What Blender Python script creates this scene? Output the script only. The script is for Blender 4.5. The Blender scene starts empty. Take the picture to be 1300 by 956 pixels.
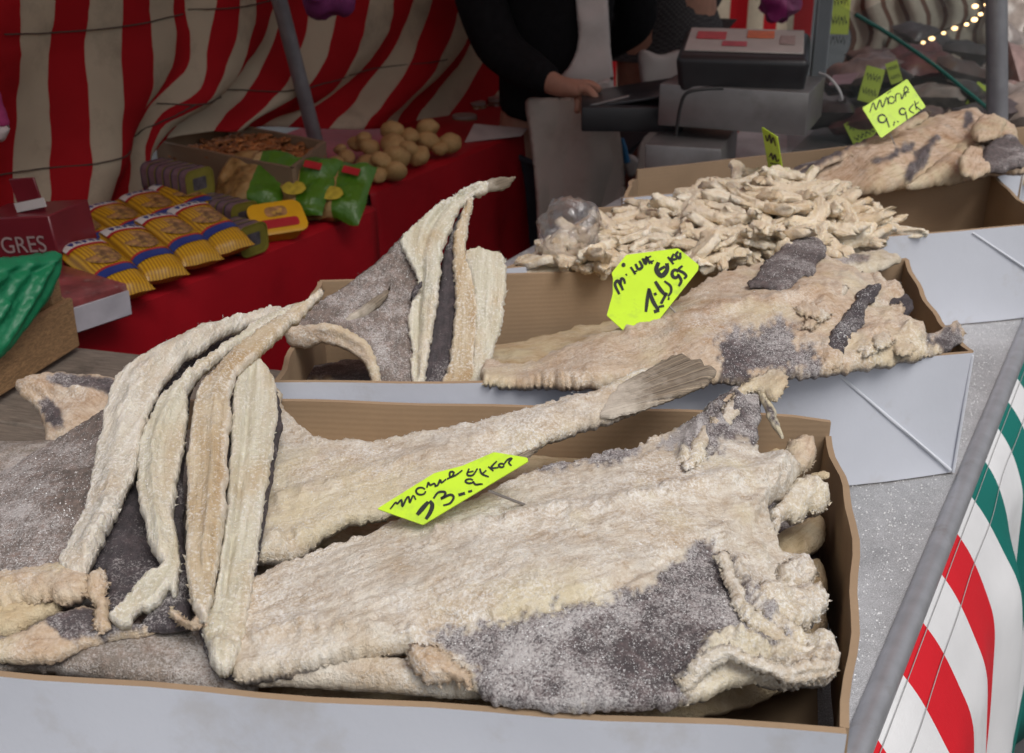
import bpy, bmesh, math, random
import numpy as np
from mathutils import Vector, Matrix
from mathutils.geometry import delaunay_2d_cdt

# ------------------------------------------------------------------ camera, sky, sun, exposure
SC = bpy.context.scene
COL = SC.collection
random.seed(7)
RNG = np.random.default_rng(11)

FPX, PITCH, CAMZ = 1500.0, math.radians(23.2), 1.40
cam_d = bpy.data.cameras.new('camera')
cam = bpy.data.objects.new('camera', cam_d)
COL.objects.link(cam)
cam.location = (0, 0, CAMZ)
cam.rotation_euler = (math.pi/2 - PITCH, 0, 0)
cam_d.sensor_width = 36.0
cam_d.lens = FPX/1300*36
cam_d.clip_start, cam_d.clip_end = 0.02, 400
cam_d.dof.use_dof = True
cam_d.dof.focus_distance = 0.98
cam_d.dof.aperture_fstop = 13
SC.camera = cam

SUN_EL, SUN_AZ = math.radians(58), math.radians(150)      # azimuth clockwise from +Y: behind and right of the photographer
world = bpy.data.worlds.new('World')
SC.world = world
world.use_nodes = True
wn, wl = world.node_tree.nodes, world.node_tree.links
wn.clear()
sky = wn.new('ShaderNodeTexSky'); sky.sky_type = 'NISHITA'; sky.sun_disc = False
sky.sun_elevation = SUN_EL; sky.sun_rotation = SUN_AZ
sky.air_density = 1.0; sky.dust_density = 4.0; sky.ozone_density = 1.0
hsv = wn.new('ShaderNodeHueSaturation'); hsv.inputs['Saturation'].default_value = 0.35
bg = wn.new('ShaderNodeBackground'); bg.inputs['Strength'].default_value = 0.075
wo = wn.new('ShaderNodeOutputWorld')
wl.new(sky.outputs[0], hsv.inputs['Color']); wl.new(hsv.outputs[0], bg.inputs[0]); wl.new(bg.outputs[0], wo.inputs[0])

sd = bpy.data.lights.new('sun', 'SUN'); sd.energy = 1.5; sd.angle = math.radians(35); sd.color = (1.0, 0.97, 0.93)
sun = bpy.data.objects.new('sun', sd); COL.objects.link(sun)
sv = Vector((math.sin(SUN_AZ)*math.cos(SUN_EL), math.cos(SUN_AZ)*math.cos(SUN_EL), math.sin(SUN_EL)))
sun.rotation_euler = sv.to_track_quat('Z', 'Y').to_euler()
sun.location = (3, -3, 6)

vs = SC.view_settings
vs.view_transform = 'Standard'; vs.look = 'None'; vs.gamma = 1.0; vs.exposure = 0.38
vs.use_curve_mapping = False
SC.cycles.use_denoising = True
SC.cycles.max_bounces = 8

# ------------------------------------------------------------------ layout helpers
CP, SP = math.cos(PITCH), math.sin(PITCH)
def rays(px, py):
    u = (np.asarray(px, float)-650)/FPX; v = (478-np.asarray(py, float))/FPX
    return np.stack([u, CP+v*SP, -SP+v*CP], -1)
CO = np.array([0, 0, CAMZ])
def atz(x, y, z):
    r = rays(x, y); t = (np.asarray(z, float)-CAMZ)/r[..., 2]
    return CO + r*t[..., None]
def aty(x, y, Y):
    r = rays(x, y); t = np.asarray(Y, float)/r[..., 1]
    return CO + r*t[..., None]
def vz(x, y, z): return Vector(atz(x, y, z))
def vy(x, y, Y): return Vector(aty(x, y, Y))
def on_plane(x, y, p0, n):
    r = rays(x, y); n = np.asarray(n, float)
    t = ((np.asarray(p0, float)-CO) @ n)/(r @ n)
    return CO + r*t[..., None]

# ------------------------------------------------------------------ value noise
_T = RNG.random((64, 64, 64)).astype(np.float32)
def vnoise(P):
    P = np.asarray(P, float); i = np.floor(P).astype(int); f = P-i; f = f*f*(3-2*f); i &= 63; j = (i+1) & 63
    x0, y0, z0 = i[:, 0], i[:, 1], i[:, 2]; x1, y1, z1 = j[:, 0], j[:, 1], j[:, 2]
    a, b, c = f[:, 0], f[:, 1], f[:, 2]
    def L(p, q, t): return p+(q-p)*t
    return L(L(L(_T[x0, y0, z0], _T[x1, y0, z0], a), L(_T[x0, y1, z0], _T[x1, y1, z0], a), b),
             L(L(_T[x0, y0, z1], _T[x1, y0, z1], a), L(_T[x0, y1, z1], _T[x1, y1, z1], a), b), c)*2-1
def fbm(P, scale, octv=3, seed=0, gain=.5):
    P = np.asarray(P, float)*scale + seed*7.31; s = 0; a = 1; t = 0
    for k in range(octv):
        s = s + a*vnoise(P); t += a; a *= gain; P = P*2.03+13.7
    return s/t

# ------------------------------------------------------------------ objects
def props(o, label=None, cat=None, group=None, kind=None):
    if label: o['label'] = label
    if cat: o['category'] = cat
    if group: o['group'] = group
    if kind: o['kind'] = kind
    return o
def thing(name, label, cat, loc=(0, 0, 0), group=None, rotz=0):
    o = bpy.data.objects.new(name, None); o.empty_display_size = .05; COL.objects.link(o)
    o.location = loc; o.rotation_euler = (0, 0, rotz)
    return props(o, label, cat, group)
def link(name, me, parent=None, local=False):
    o = bpy.data.objects.new(name, me); COL.objects.link(o)
    if parent is not None:
        o.parent = parent
        if not local:
            o.matrix_parent_inverse = mworld(parent).inverted()
    return o
def mworld(o):
    m = o.matrix_basis.copy()
    p = o.parent
    return m if p is None else mworld(p) @ o.matrix_parent_inverse @ m
def mesh(name, V, Fc, mats, parent=None, smooth=True, fmat=None, attrs=None, local=False, sharp=None):
    me = bpy.data.meshes.new(name)
    me.from_pydata([tuple(map(float, v)) for v in V], [], [tuple(map(int, f)) for f in Fc])
    if not isinstance(mats, (list, tuple)): mats = [mats]
    for m in mats: me.materials.append(m)
    if fmat is not None: me.polygons.foreach_set('material_index', np.asarray(fmat, np.int32))
    if smooth: me.polygons.foreach_set('use_smooth', np.ones(len(me.polygons), bool))
    if attrs:
        for k, a in attrs.items():
            at = me.attributes.new(k, 'FLOAT', 'POINT'); at.data.foreach_set('value', np.asarray(a, np.float32))
    me.update()
    if sharp is not None and smooth: me.set_sharp_from_angle(angle=math.radians(sharp))
    return link(name, me, parent, local)
def bm_obj(name, bm, mats, parent=None, smooth=True, local=False, sharp=40):
    me = bpy.data.meshes.new(name); bmesh.ops.recalc_face_normals(bm, faces=bm.faces)
    bm.to_mesh(me); bm.free()
    if not isinstance(mats, (list, tuple)): mats = [mats]
    for m in mats: me.materials.append(m)
    if smooth:
        me.polygons.foreach_set('use_smooth', np.ones(len(me.polygons), bool)); me.set_sharp_from_angle(angle=math.radians(sharp))
    return link(name, me, parent, local)
def box_bm(size, M=None, bevel=.0, seg=2, bm=None):
    own = bm is None
    b = bmesh.new()
    bmesh.ops.create_cube(b, size=1.0)
    bmesh.ops.scale(b, vec=Vector(size), verts=b.verts)
    if bevel > 0:
        bmesh.ops.bevel(b, geom=list(b.edges), offset=bevel, segments=seg, affect='EDGES', profile=.5)
    if M is not None: bmesh.ops.transform(b, matrix=M, verts=b.verts)
    if own: return b
    t = bpy.data.meshes.new('t'); b.to_mesh(t); b.free(); bm.from_mesh(t); bpy.data.meshes.remove(t)
    return bm
def frame(o, x, y):
    """matrix with origin o, x axis along x, z up out of the x,y plane"""
    x = Vector(x).normalized(); z = x.cross(Vector(y)).normalized(); y = z.cross(x)
    return Matrix(((x.x, y.x, z.x, o[0]), (x.y, y.y, z.y, o[1]), (x.z, y.z, z.z, o[2]), (0, 0, 0, 1)))
def tube_data(pts, rad, n=10, caps=True):
    pts = [Vector(p) for p in pts]; N = len(pts)
    if not hasattr(rad, '__len__'): rad = [rad]*N
    V, Fc = [], []; up = Vector((0.13, .21, 1)).normalized()
    for i, p in enumerate(pts):
        t = (pts[min(i+1, N-1)]-pts[max(i-1, 0)]).normalized()
        a = t.cross(up)
        if a.length < 1e-3: a = t.cross(Vector((1, 0, 0)))
        a.normalize(); b = t.cross(a)
        for k in range(n):
            q = 2*math.pi*k/n
            V.append(p+(a*math.cos(q)+b*math.sin(q))*rad[i])
    for i in range(N-1):
        for k in range(n):
            Fc.append((i*n+k, i*n+(k+1) % n, (i+1)*n+(k+1) % n, (i+1)*n+k))
    if caps:
        Fc.append(tuple(range(n))[::-1]); Fc.append(tuple((N-1)*n+k for k in range(n)))
    return V, Fc
def tube(name, pts, rad, mat, parent=None, n=10):
    V, Fc = tube_data(pts, rad, n)
    return mesh(name, V, Fc, mat, parent, sharp=60)
def catmull(P, n, closed=False):
    P = np.asarray(P, float); N = len(P); out = []
    for i in range(N if closed else N-1):
        a = P[(i-1) % N] if closed or i else P[0]*2-P[1]
        b, c = P[i], P[(i+1) % N]
        d = P[(i+2) % N] if closed or i+2 < N else P[-1]*2-P[-2]
        k = n if np.isscalar(n) else n[i]
        for t in np.arange(k)/k:
            out.append(.5*(2*b+(c-a)*t+(2*a-5*b+4*c-d)*t*t+(3*b-a-3*c+d)*t**3))
    if not closed: out.append(P[-1])
    return np.array(out)

# ------------------------------------------------------------------ materials
def mat_base(name):
    m = bpy.data.materials.new(name); m.use_nodes = True
    nt = m.node_tree; b = nt.nodes['Principled BSDF']
    return m, nt, b
def N_(nt, t, **kw):
    n = nt.nodes.new(t)
    for k, v in kw.items():
        if k in n.inputs: n.inputs[k].default_value = v
        else: setattr(n, k, v)
    return n
def ramp(nt, fac, stops):
    r = nt.nodes.new('ShaderNodeValToRGB'); e = r.color_ramp.elements
    while len(e) < len(stops): e.new(.5)
    for el, (p, c) in zip(e, stops):
        el.position = p; el.color = (*c, 1) if len(c) == 3 else c
    nt.links.new(fac, r.inputs[0]); return r.outputs[0]
def mixc(nt, fac, a, b, mode='MIX'):
    m = nt.nodes.new('ShaderNodeMix'); m.data_type = 'RGBA'; m.blend_type = mode
    for s, v in ((0, fac), (6, a), (7, b)):
        if isinstance(v, (int, float)): m.inputs[s].default_value = v
        elif isinstance(v, tuple): m.inputs[s].default_value = (*v, 1) if len(v) == 3 else v
        else: nt.links.new(v, m.inputs[s])
    return m.outputs[2]
def math_(nt, op, a, b=0.0, clamp=False):
    m = nt.nodes.new('ShaderNodeMath'); m.operation = op; m.use_clamp = clamp
    for s, v in ((0, a), (1, b)):
        if isinstance(v, (int, float)): m.inputs[s].default_value = v
        else: nt.links.new(v, m.inputs[s])
    return m.outputs[0]
def gen(nt, obj=True):
    return nt.nodes.new('ShaderNodeTexCoord').outputs['Object' if obj else 'Generated']
def noise(nt, vec, scale, detail=4, rough=.55, dist=0.0):
    n = N_(nt, 'ShaderNodeTexNoise', Scale=scale, Detail=detail, Roughness=rough, Distortion=dist)
    nt.links.new(vec, n.inputs['Vector']); return n.outputs['Fac']
def bump(nt, b, h, strength=.3, dist=.002):
    n = N_(nt, 'ShaderNodeBump', Strength=strength, Distance=dist); nt.links.new(h, n.inputs['Height'])
    nt.links.new(n.outputs[0], b.inputs['Normal']); return n
def simple(name, col, rough=.6, var=.15, scale=18, bmp=.0, bscale=120, metal=0.0, spec=.5, dirt=None, coat=0):
    m, nt, b = mat_base(name); v = gen(nt)
    n = noise(nt, v, scale)
    lo = tuple(c*(1-var) for c in col); hi = tuple(min(1, c*(1+var)) for c in col)
    c = ramp(nt, n, [(.3, lo), (.7, hi)])
    if dirt:
        d = ramp(nt, noise(nt, v, dirt[1], 6, .65), [(dirt[2], (0, 0, 0)), (dirt[2]+.14, (1, 1, 1))])
        c = mixc(nt, math_(nt, 'MULTIPLY', d, dirt[3]), c, dirt[0])
    nt.links.new(c, b.inputs['Base Color'])
    b.inputs['Roughness'].default_value = rough; b.inputs['Metallic'].default_value = metal
    b.inputs['Specular IOR Level'].default_value = spec
    if coat: b.inputs['Coat Weight'].default_value = coat
    if bmp: bump(nt, b, noise(nt, v, bscale, 5, .6), bmp, .003)
    return m

def fish_mat(name, flesh=(.46, .37, .26), pale=(.66, .61, .53), tint=(.42, .24, .11), skin=(.055, .046, .048), salt=.5, tintp=.60, skinsalt=.5, fibre=1.0, vary=0.0):
    m, nt, b = mat_base(name); v = gen(nt)
    at = N_(nt, 'ShaderNodeAttribute', attribute_name='skin').outputs['Fac']
    ed = N_(nt, 'ShaderNodeAttribute', attribute_name='edge').outputs['Fac']
    fu = N_(nt, 'ShaderNodeAttribute', attribute_name='fu').outputs['Fac']; fv = N_(nt, 'ShaderNodeAttribute', attribute_name='fv').outputs['Fac']
    cx = N_(nt, 'ShaderNodeCombineXYZ'); nt.links.new(math_(nt, 'MULTIPLY', fu, .16), cx.inputs[0]); nt.links.new(fv, cx.inputs[1])
    big = noise(nt, v, 13, 5, .6); mid = noise(nt, v, 40, 7, .72, .25); fine = noise(nt, v, 420, 3, .75); mid2 = noise(nt, v, 110, 5, .72); vfine = noise(nt, v, 750, 2, .7)
    fib = noise(nt, cx.outputs[0], 260, 5, .65, .4)
    # flesh: cream fibres, paler salted areas, amber and grey patches
    t = math_(nt, 'ADD', math_(nt, 'MULTIPLY', mid, .6), math_(nt, 'MULTIPLY', fib, .4))
    c = mixc(nt, ramp(nt, t, [(.38, (0, 0, 0)), (.60, (1, 1, 1))]), flesh, pale)
    amb = math_(nt, 'MULTIPLY', ramp(nt, math_(nt, 'ADD', math_(nt, 'MULTIPLY', big, .7), math_(nt, 'MULTIPLY', mid2, .3)), [(tintp-.08, (0, 0, 0)), (tintp+.10, (1, 1, 1))]), .65)
    c = mixc(nt, amb, c, tint)
    c = mixc(nt, math_(nt, 'MULTIPLY', ramp(nt, mid2, [(.57, (0, 0, 0)), (.70, (1, 1, 1))]), .55), c, (.30, .20, .12))
    c = mixc(nt, math_(nt, 'MULTIPLY', ramp(nt, noise(nt, v, 22, 5, .65), [(.54, (0, 0, 0)), (.70, (1, 1, 1))]), .50), c, (.42, .39, .36))
    vo = N_(nt, 'ShaderNodeVectorMath', operation='ADD'); nt.links.new(v, vo.inputs[0]); vo.inputs[1].default_value = (3.1, 1.7, 5.2)
    c = mixc(nt, math_(nt, 'MULTIPLY', ramp(nt, noise(nt, vo.outputs[0], 11, 4, .6), [(.50, (0, 0, 0)), (.64, (1, 1, 1))]), .60), c, (.68, .60, .40))
    c = mixc(nt, math_(nt, 'MULTIPLY', ramp(nt, fib, [(.36, (1, 1, 1)), (.46, (0, 0, 0))]), .35*fibre), c, tuple(x*.55 for x in flesh))
    c = mixc(nt, math_(nt, 'MULTIPLY', ed, .45), c, (.62, .52, .36))
    sal = math_(nt, 'MULTIPLY', ramp(nt, fine, [(.48, (0, 0, 0)), (.56, (1, 1, 1))]), ramp(nt, mid, [(.62-.42*salt, (0, 0, 0)), (.9-.3*salt, (1, 1, 1))]))
    vo2 = N_(nt, 'ShaderNodeVectorMath', operation='ADD'); nt.links.new(v, vo2.inputs[0]); vo2.inputs[1].default_value = (-2.3, 4.4, 1.2)
    sal = math_(nt, 'MULTIPLY', sal, ramp(nt, noise(nt, vo2.outputs[0], 12, 6, .68), [(.40, (.12, .12, .12)), (.60, (1, 1, 1))]))
    c = mixc(nt, math_(nt, 'MULTIPLY', sal, .85), c, (.84, .82, .79))
    # skin: nearly black grey brown under salt crystals
    s = mixc(nt, big, tuple(x*.7 for x in skin), tuple(x*1.9 for x in skin))
    s = mixc(nt, ramp(nt, mid2, [(.45, (0, 0, 0)), (.7, (1, 1, 1))]), s, tuple(x*2.6*k for x, k in zip(skin, (1.08, .96, .92))))
    s = mixc(nt, math_(nt, 'MULTIPLY', ramp(nt, fib, [(.40, (0, 0, 0)), (.62, (1, 1, 1))]), .35*fibre), s, tuple(x*3.2 for x in skin))
    ss = math_(nt, 'ADD', math_(nt, 'MULTIPLY', math_(nt, 'ADD', fine, vfine), .5), math_(nt, 'MULTIPLY', math_(nt, 'SUBTRACT', mid, .5), .45))
    ss = math_(nt, 'ADD', ss, math_(nt, 'MULTIPLY', math_(nt, 'SUBTRACT', big, .5), .80))
    sk = ramp(nt, ss, [(.60-.20*skinsalt, (0, 0, 0)), (.80-.20*skinsalt, (1, 1, 1))])
    s = mixc(nt, math_(nt, 'MULTIPLY', sk, .80), s, (.60, .57, .56))
    c = mixc(nt, at, c, s)
    if vary:
        oi = N_(nt, 'ShaderNodeObjectInfo').outputs['Random']
        c = mixc(nt, math_(nt, 'MULTIPLY', oi, vary), c, (.50, .33, .15)); oi2 = math_(nt, 'FRACT', math_(nt, 'MULTIPLY', oi, 7.3)); c = mixc(nt, math_(nt, 'MULTIPLY', oi2, vary*.7), c, (.85, .78, .64))
    nt.links.new(c, b.inputs['Base Color'])
    b.inputs['Roughness'].default_value = .68; b.inputs['Specular IOR Level'].default_value = .4
    h = math_(nt, 'ADD', math_(nt, 'ADD', math_(nt, 'ADD', math_(nt, 'MULTIPLY', mid, .7), math_(nt, 'MULTIPLY', vfine, .6)), math_(nt, 'MULTIPLY', fib, .5*fibre)), math_(nt, 'ADD', math_(nt, 'MULTIPLY', fine, .75), math_(nt, 'MULTIPLY', mid2, 1.0)))
    bump(nt, b, h, .7, .0030)
    return m

M_FISH = fish_mat('salted_flesh')
M_FISH_W = fish_mat('salted_flesh_white', flesh=(.48, .38, .28), pale=(.74, .69, .60), tint=(.50, .35, .20), salt=1.1, tintp=.54, skinsalt=.95, fibre=.45)
M_FISH_Y = fish_mat('salted_flesh_amber', flesh=(.52, .38, .21), pale=(.68, .57, .40), salt=.15, tintp=.55, fibre=.9)
M_FISH_G = fish_mat('salted_flesh_green', flesh=(.56, .51, .35), pale=(.73, .70, .57), salt=.25, tintp=.64, tint=(.50, .36, .17), fibre=.8)
M_FISH_P = fish_mat('salted_flesh_pink', flesh=(.47, .32, .21), pale=(.68, .56, .43), salt=.75, tintp=.57, skinsalt=.60, fibre=.6)
M_SKIN_L = fish_mat('salted_skin_light', skin=(.10, .082, .072), skinsalt=.72)
M_SKIN_M = fish_mat('salted_skin_mid', skin=(.060, .050, .050), skinsalt=.5)
M_SKIN_D = fish_mat('salted_skin_dark', skin=(.036, .031, .034), skinsalt=.20)
M_FISH_R = fish_mat('salted_flesh_reddish', flesh=(.46, .30, .19), pale=(.70, .55, .42), tint=(.40, .22, .10), salt=.2, tintp=.55, skinsalt=.35, fibre=1.3)
M_STRIP = fish_mat('dried_strip', flesh=(.46, .31, .16), pale=(.72, .60, .42), tint=(.46, .27, .10), salt=.75, tintp=.56, fibre=.6, vary=.5)
def cut_mat(name, c0, c1, amber, ap=.56, vary=0, bs=.55):
    m, nt, b = mat_base(name); v = gen(nt)
    ed = N_(nt, 'ShaderNodeAttribute', attribute_name='edge').outputs['Fac']
    fu = N_(nt, 'ShaderNodeAttribute', attribute_name='fu').outputs['Fac']; fv = N_(nt, 'ShaderNodeAttribute', attribute_name='fv').outputs['Fac']
    def str_(k, s, d=4):
        cx = N_(nt, 'ShaderNodeCombineXYZ'); nt.links.new(math_(nt, 'MULTIPLY', fu, k), cx.inputs[0]); nt.links.new(fv, cx.inputs[1]); return noise(nt, cx.outputs[0], s, d, .6, .3)
    lon = str_(.10, 130); lon2 = str_(.06, 420); blot = str_(.5, 32, 5); big = noise(nt, v, 17, 4, .6); fine = noise(nt, v, 380, 3, .7)
    c = mixc(nt, ramp(nt, lon, [(.32, (0, 0, 0)), (.66, (1, 1, 1))]), c0, c1)
    c = mixc(nt, math_(nt, 'MULTIPLY', ramp(nt, blot, [(ap-.10, (0, 0, 0)), (ap+.12, (1, 1, 1))]), .75), c, amber)
    c = mixc(nt, math_(nt, 'MULTIPLY', ramp(nt, big, [(.50, (0, 0, 0)), (.68, (1, 1, 1))]), .40), c, tuple(x*.72 for x in c0))
    c = mixc(nt, math_(nt, 'MULTIPLY', ramp(nt, lon2, [(.36, (1, 1, 1)), (.46, (0, 0, 0))]), .22), c, tuple(x*.6 for x in amber))
    c = mixc(nt, math_(nt, 'MULTIPLY', ramp(nt, math_(nt, 'ADD', ed, math_(nt, 'MULTIPLY', math_(nt, 'SUBTRACT', fine, .5), .8)), [(.36, (0, 0, 0)), (.64, (1, 1, 1))]), .55), c, (.74, .69, .61))
    c = mixc(nt, math_(nt, 'MULTIPLY', ramp(nt, math_(nt, 'ADD', fine, math_(nt, 'MULTIPLY', math_(nt, 'SUBTRACT', big, .5), .35)), [(.54, (0, 0, 0)), (.62, (1, 1, 1))]), .55), c, (.80, .78, .74))
    if vary:
        oi = N_(nt, 'ShaderNodeObjectInfo').outputs['Random']
        c = mixc(nt, math_(nt, 'MULTIPLY', oi, vary), c, (.48, .31, .14)); oi2 = math_(nt, 'FRACT', math_(nt, 'MULTIPLY', oi, 7.3)); c = mixc(nt, math_(nt, 'MULTIPLY', oi2, vary*.7), c, (.82, .74, .60))
    nt.links.new(c, b.inputs['Base Color']); b.inputs['Roughness'].default_value = .52; b.inputs['Specular IOR Level'].default_value = .45
    b.inputs['Subsurface Weight'].default_value = .12; b.inputs['Subsurface Radius'].default_value = (.006, .004, .002); b.inputs['Subsurface Scale'].default_value = 1.0
    bump(nt, b, math_(nt, 'ADD', math_(nt, 'ADD', math_(nt, 'MULTIPLY', lon, .8), math_(nt, 'MULTIPLY', lon2, .4)), math_(nt, 'ADD', math_(nt, 'MULTIPLY', fine, .55), math_(nt, 'MULTIPLY', noise(nt, v, 70, 5, .7), 1.1))), bs, .0028)
    return m
M_STRIP2 = cut_mat('dried_strip_fibres', (.66, .52, .34), (.86, .80, .67), (.54, .35, .16), .60, .38, .9)
M_CUT_G = cut_mat('cut_flesh_green', (.50, .46, .34), (.68, .65, .54), (.50, .38, .23), .58, 0, .9)
M_CUT_Y = cut_mat('cut_flesh_amber', (.48, .37, .23), (.64, .56, .42), (.40, .26, .12), .54, 0, .9)
M_CUT_C = cut_mat('cut_flesh_cream', (.54, .48, .38), (.72, .69, .62), (.48, .38, .27), .56, 0, 1.0)
M_SALT = simple('salt_crystal', (.80, .80, .80), .25, .05, spec=.6)
def fin_mat():
    m, nt, b = mat_base('fin'); at = N_(nt, 'ShaderNodeAttribute', attribute_name='ray').outputs['Fac']
    v = gen(nt)
    cx = N_(nt, 'ShaderNodeCombineXYZ'); nt.links.new(at, cx.inputs[0])
    r = noise(nt, cx.outputs[0], 34, 3, .75)
    r = ramp(nt, r, [(.38, (0, 0, 0)), (.62, (1, 1, 1))])
    c = mixc(nt, r, (.055, .042, .032), (.40, .32, .23))
    c = mixc(nt, ramp(nt, noise(nt, v, 60, 4), [(.5, (0, 0, 0)), (.8, (1, 1, 1))]), c, (.34, .29, .23))
    rd = N_(nt, 'ShaderNodeAttribute', attribute_name='rad').outputs['Fac']; k_ = math_(nt, 'ADD', rd, math_(nt, 'MULTIPLY', math_(nt, 'SUBTRACT', noise(nt, v, 70, 4, .7), .5), .9))
    c = mixc(nt, ramp(nt, k_, [(.15, (1, 1, 1)), (.55, (0, 0, 0))]), c, (.62, .55, .46))
    nt.links.new(c, b.inputs['Base Color']); b.inputs['Roughness'].default_value = .7
    bump(nt, b, r, .6, .002)
    return m
M_FIN = fin_mat()

def kraft(name, col):
    m, nt, b = mat_base(name); v = gen(nt)
    n = noise(nt, v, 9, 5); f = noise(nt, v, 260, 3)
    c = ramp(nt, n, [(.3, tuple(x*.88 for x in col)), (.7, tuple(x*1.1 for x in col))])
    w = N_(nt, 'ShaderNodeTexWave', Scale=55.0, Distortion=.4); w.bands_direction = 'Z'
    nt.links.new(v, w.inputs['Vector'])
    c = mixc(nt, math_(nt, 'MULTIPLY', f, .25), c, tuple(x*.6 for x in col))
    st = ramp(nt, noise(nt, v, 5, 6, .7), [(.55, (0, 0, 0)), (.75, (1, 1, 1))])
    c = mixc(nt, math_(nt, 'MULTIPLY', st, .3), c, tuple(x*.65 for x in col))
    nt.links.new(c, b.inputs['Base Color']); b.inputs['Roughness'].default_value = .8
    bump(nt, b, math_(nt, 'ADD', w.outputs['Fac'], f), .08, .001)
    return m
M_KRAFT = kraft('kraft_card', (.36, .25, .155))
M_KRAFT_D = kraft('kraft_card_dark', (.22, .145, .085))
M_CARDW = simple('white_card', (.58, .60, .66), .55, .05, 5, .12, 60, dirt=((.42, .39, .36), 11, .56, .45))
M_CREASE = simple('crease_card', (.64, .66, .71), .5, .03)

def zinc():
    m, nt, b = mat_base('zinc_with_salt'); v = gen(nt)
    n = noise(nt, v, 7, 6, .7); f = noise(nt, v, 800, 3, .8); f2 = noise(nt, v, 170, 3, .7)
    base = ramp(nt, n, [(.3, (.27, .27, .275)), (.7, (.42, .42, .425))])
    s = math_(nt, 'ADD', f, math_(nt, 'MULTIPLY', math_(nt, 'SUBTRACT', n, .5), .28))
    s = math_(nt, 'ADD', s, math_(nt, 'MULTIPLY', math_(nt, 'SUBTRACT', f2, .5), .22))
    k = ramp(nt, s, [(.42, (0, 0, 0)), (.66, (1, 1, 1))])
    c = mixc(nt, math_(nt, 'MULTIPLY', k, .9), base, (.66, .66, .68))
    nt.links.new(c, b.inputs['Base Color'])
    nt.links.new(math_(nt, 'MULTIPLY', math_(nt, 'SUBTRACT', 1.0, k), .55), b.inputs['Metallic'])
    b.inputs['Roughness'].default_value = .5
    bump(nt, b, s, .5, .002)
    return m
M_ZINC = zinc()
def wood(name, col, scale=4, axis='X'):
    m, nt, b = mat_base(name)
    mp = N_(nt, 'ShaderNodeMapping'); nt.links.new(gen(nt), mp.inputs['Vector'])
    mp.inputs['Scale'].default_value = (1, 9, 9) if axis == 'X' else (9, 1, 9)
    v = mp.outputs[0]
    g = noise(nt, v, scale*4, 8, .7, 1.5); k = noise(nt, v, scale*14, 4, .6)
    c = ramp(nt, g, [(.28, tuple(x*.45 for x in col)), (.5, col), (.72, tuple(x*1.35 for x in col))])
    c = mixc(nt, math_(nt, 'MULTIPLY', ramp(nt, k, [(.42, (0, 0, 0)), (.62, (1, 1, 1))]), .5), c, tuple(x*.42 for x in col))
    st = ramp(nt, noise(nt, gen(nt), 12, 5, .65), [(.6, (0, 0, 0)), (.72, (1, 1, 1))])
    c = mixc(nt, math_(nt, 'MULTIPLY', st, .6), c, tuple(x*.22 for x in col))
    nt.links.new(c, b.inputs['Base Color']); b.inputs['Roughness'].default_value = .7
    bump(nt, b, g, .4, .003)
    return m
M_TABLEWOOD = wood('weathered_wood', (.20, .165, .135))
M_CRATEWOOD = wood('crate_wood', (.34, .20, .095), 5, 'Y')
M_STEEL = simple('steel', (.42, .41, .40), .35, .10, 30, .05, 300, metal=.9)
M_STEEL_D = simple('steel_dull', (.26, .25, .245), .42, .12, 20, .05, 300, metal=.7, dirt=((.16, .14, .13), 8, .55, .5))
M_POLE = simple('galvanised_pole', (.30, .30, .32), .45, .15, 25, .1, 150, metal=.6)
M_EDGE = simple('aluminium_edge', (.40, .40, .42), .4, .12, 40, .08, 200, metal=.6, dirt=((.25, .2, .17), 30, .6, .5))
M_BLACK = simple('black_plastic', (.018, .018, .02), .4, .2)
M_BLACKCLOTH = simple('black_knit', (.010, .010, .011), .95, .2, 60, .3, 500, spec=.1)
M_DARK = simple('dark_goods', (.045, .035, .035), .7, .5, 9)
M_RUBBER = simple('black_cable', (.02, .02, .02), .5, .1)

def cloth(name, col, dirt=(.10, .07, .05), dscale=5, dth=.60, damt=.6, trans=.0, wv=700, rough=.85):
    m, nt, b = mat_base(name); v = gen(nt)
    n = noise(nt, v, 3.5, 5)
    c = ramp(nt, n, [(.3, tuple(x*.82 for x in col)), (.7, tuple(x*1.1 for x in col))])
    d = ramp(nt, noise(nt, v, dscale, 8, .68), [(dth, (0, 0, 0)), (dth+.18, (1, 1, 1))])
    c = mixc(nt, math_(nt, 'MULTIPLY', d, damt), c, dirt)
    nt.links.new(c, b.inputs['Base Color']); b.inputs['Roughness'].default_value = rough
    b.inputs['Specular IOR Level'].default_value = .25
    bump(nt, b, math_(nt, 'ADD', noise(nt, v, wv, 2), math_(nt, 'MULTIPLY', noise(nt, v, 25, 3), 2.0)), .18, .003)
    if trans:
        t = N_(nt, 'ShaderNodeBsdfTranslucent'); nt.links.new(c, t.inputs[0])
        mx = N_(nt, 'ShaderNodeMixShader'); mx.inputs[0].default_value = trans
        nt.links.new(b.outputs[0], mx.inputs[1]); nt.links.new(t.outputs[0], mx.inputs[2])
        nt.links.new(mx.outputs[0], nt.nodes['Material Output'].inputs[0])
    return m
M_TARP_R = cloth('tarp_red', (.46, .010, .016), dirt=(.16, .004, .008), damt=.5, trans=.35)
M_TARP_W = cloth('tarp_cream', (.60, .51, .38), dirt=(.18, .14, .10), dscale=7, dth=.52, damt=.5, trans=.35)
M_ROOF_W = cloth('roof_canvas', (.55, .50, .42), trans=.25)
M_SEAM_SHADE = simple('seam_shade', (.06, .04, .03), .9)
M_SK_W = cloth('skirt_white', (.70, .70, .71), dirt=(.46, .44, .42), dth=.50, damt=.45, rough=.5)
M_SK_R = cloth('skirt_red', (.62, .012, .022), dirt=(.45, .01, .02), damt=.3, rough=.5)
M_SK_G = cloth('skirt_green', (.004, .15, .125), dirt=(.004, .10, .085), damt=.3, rough=.5)
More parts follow.
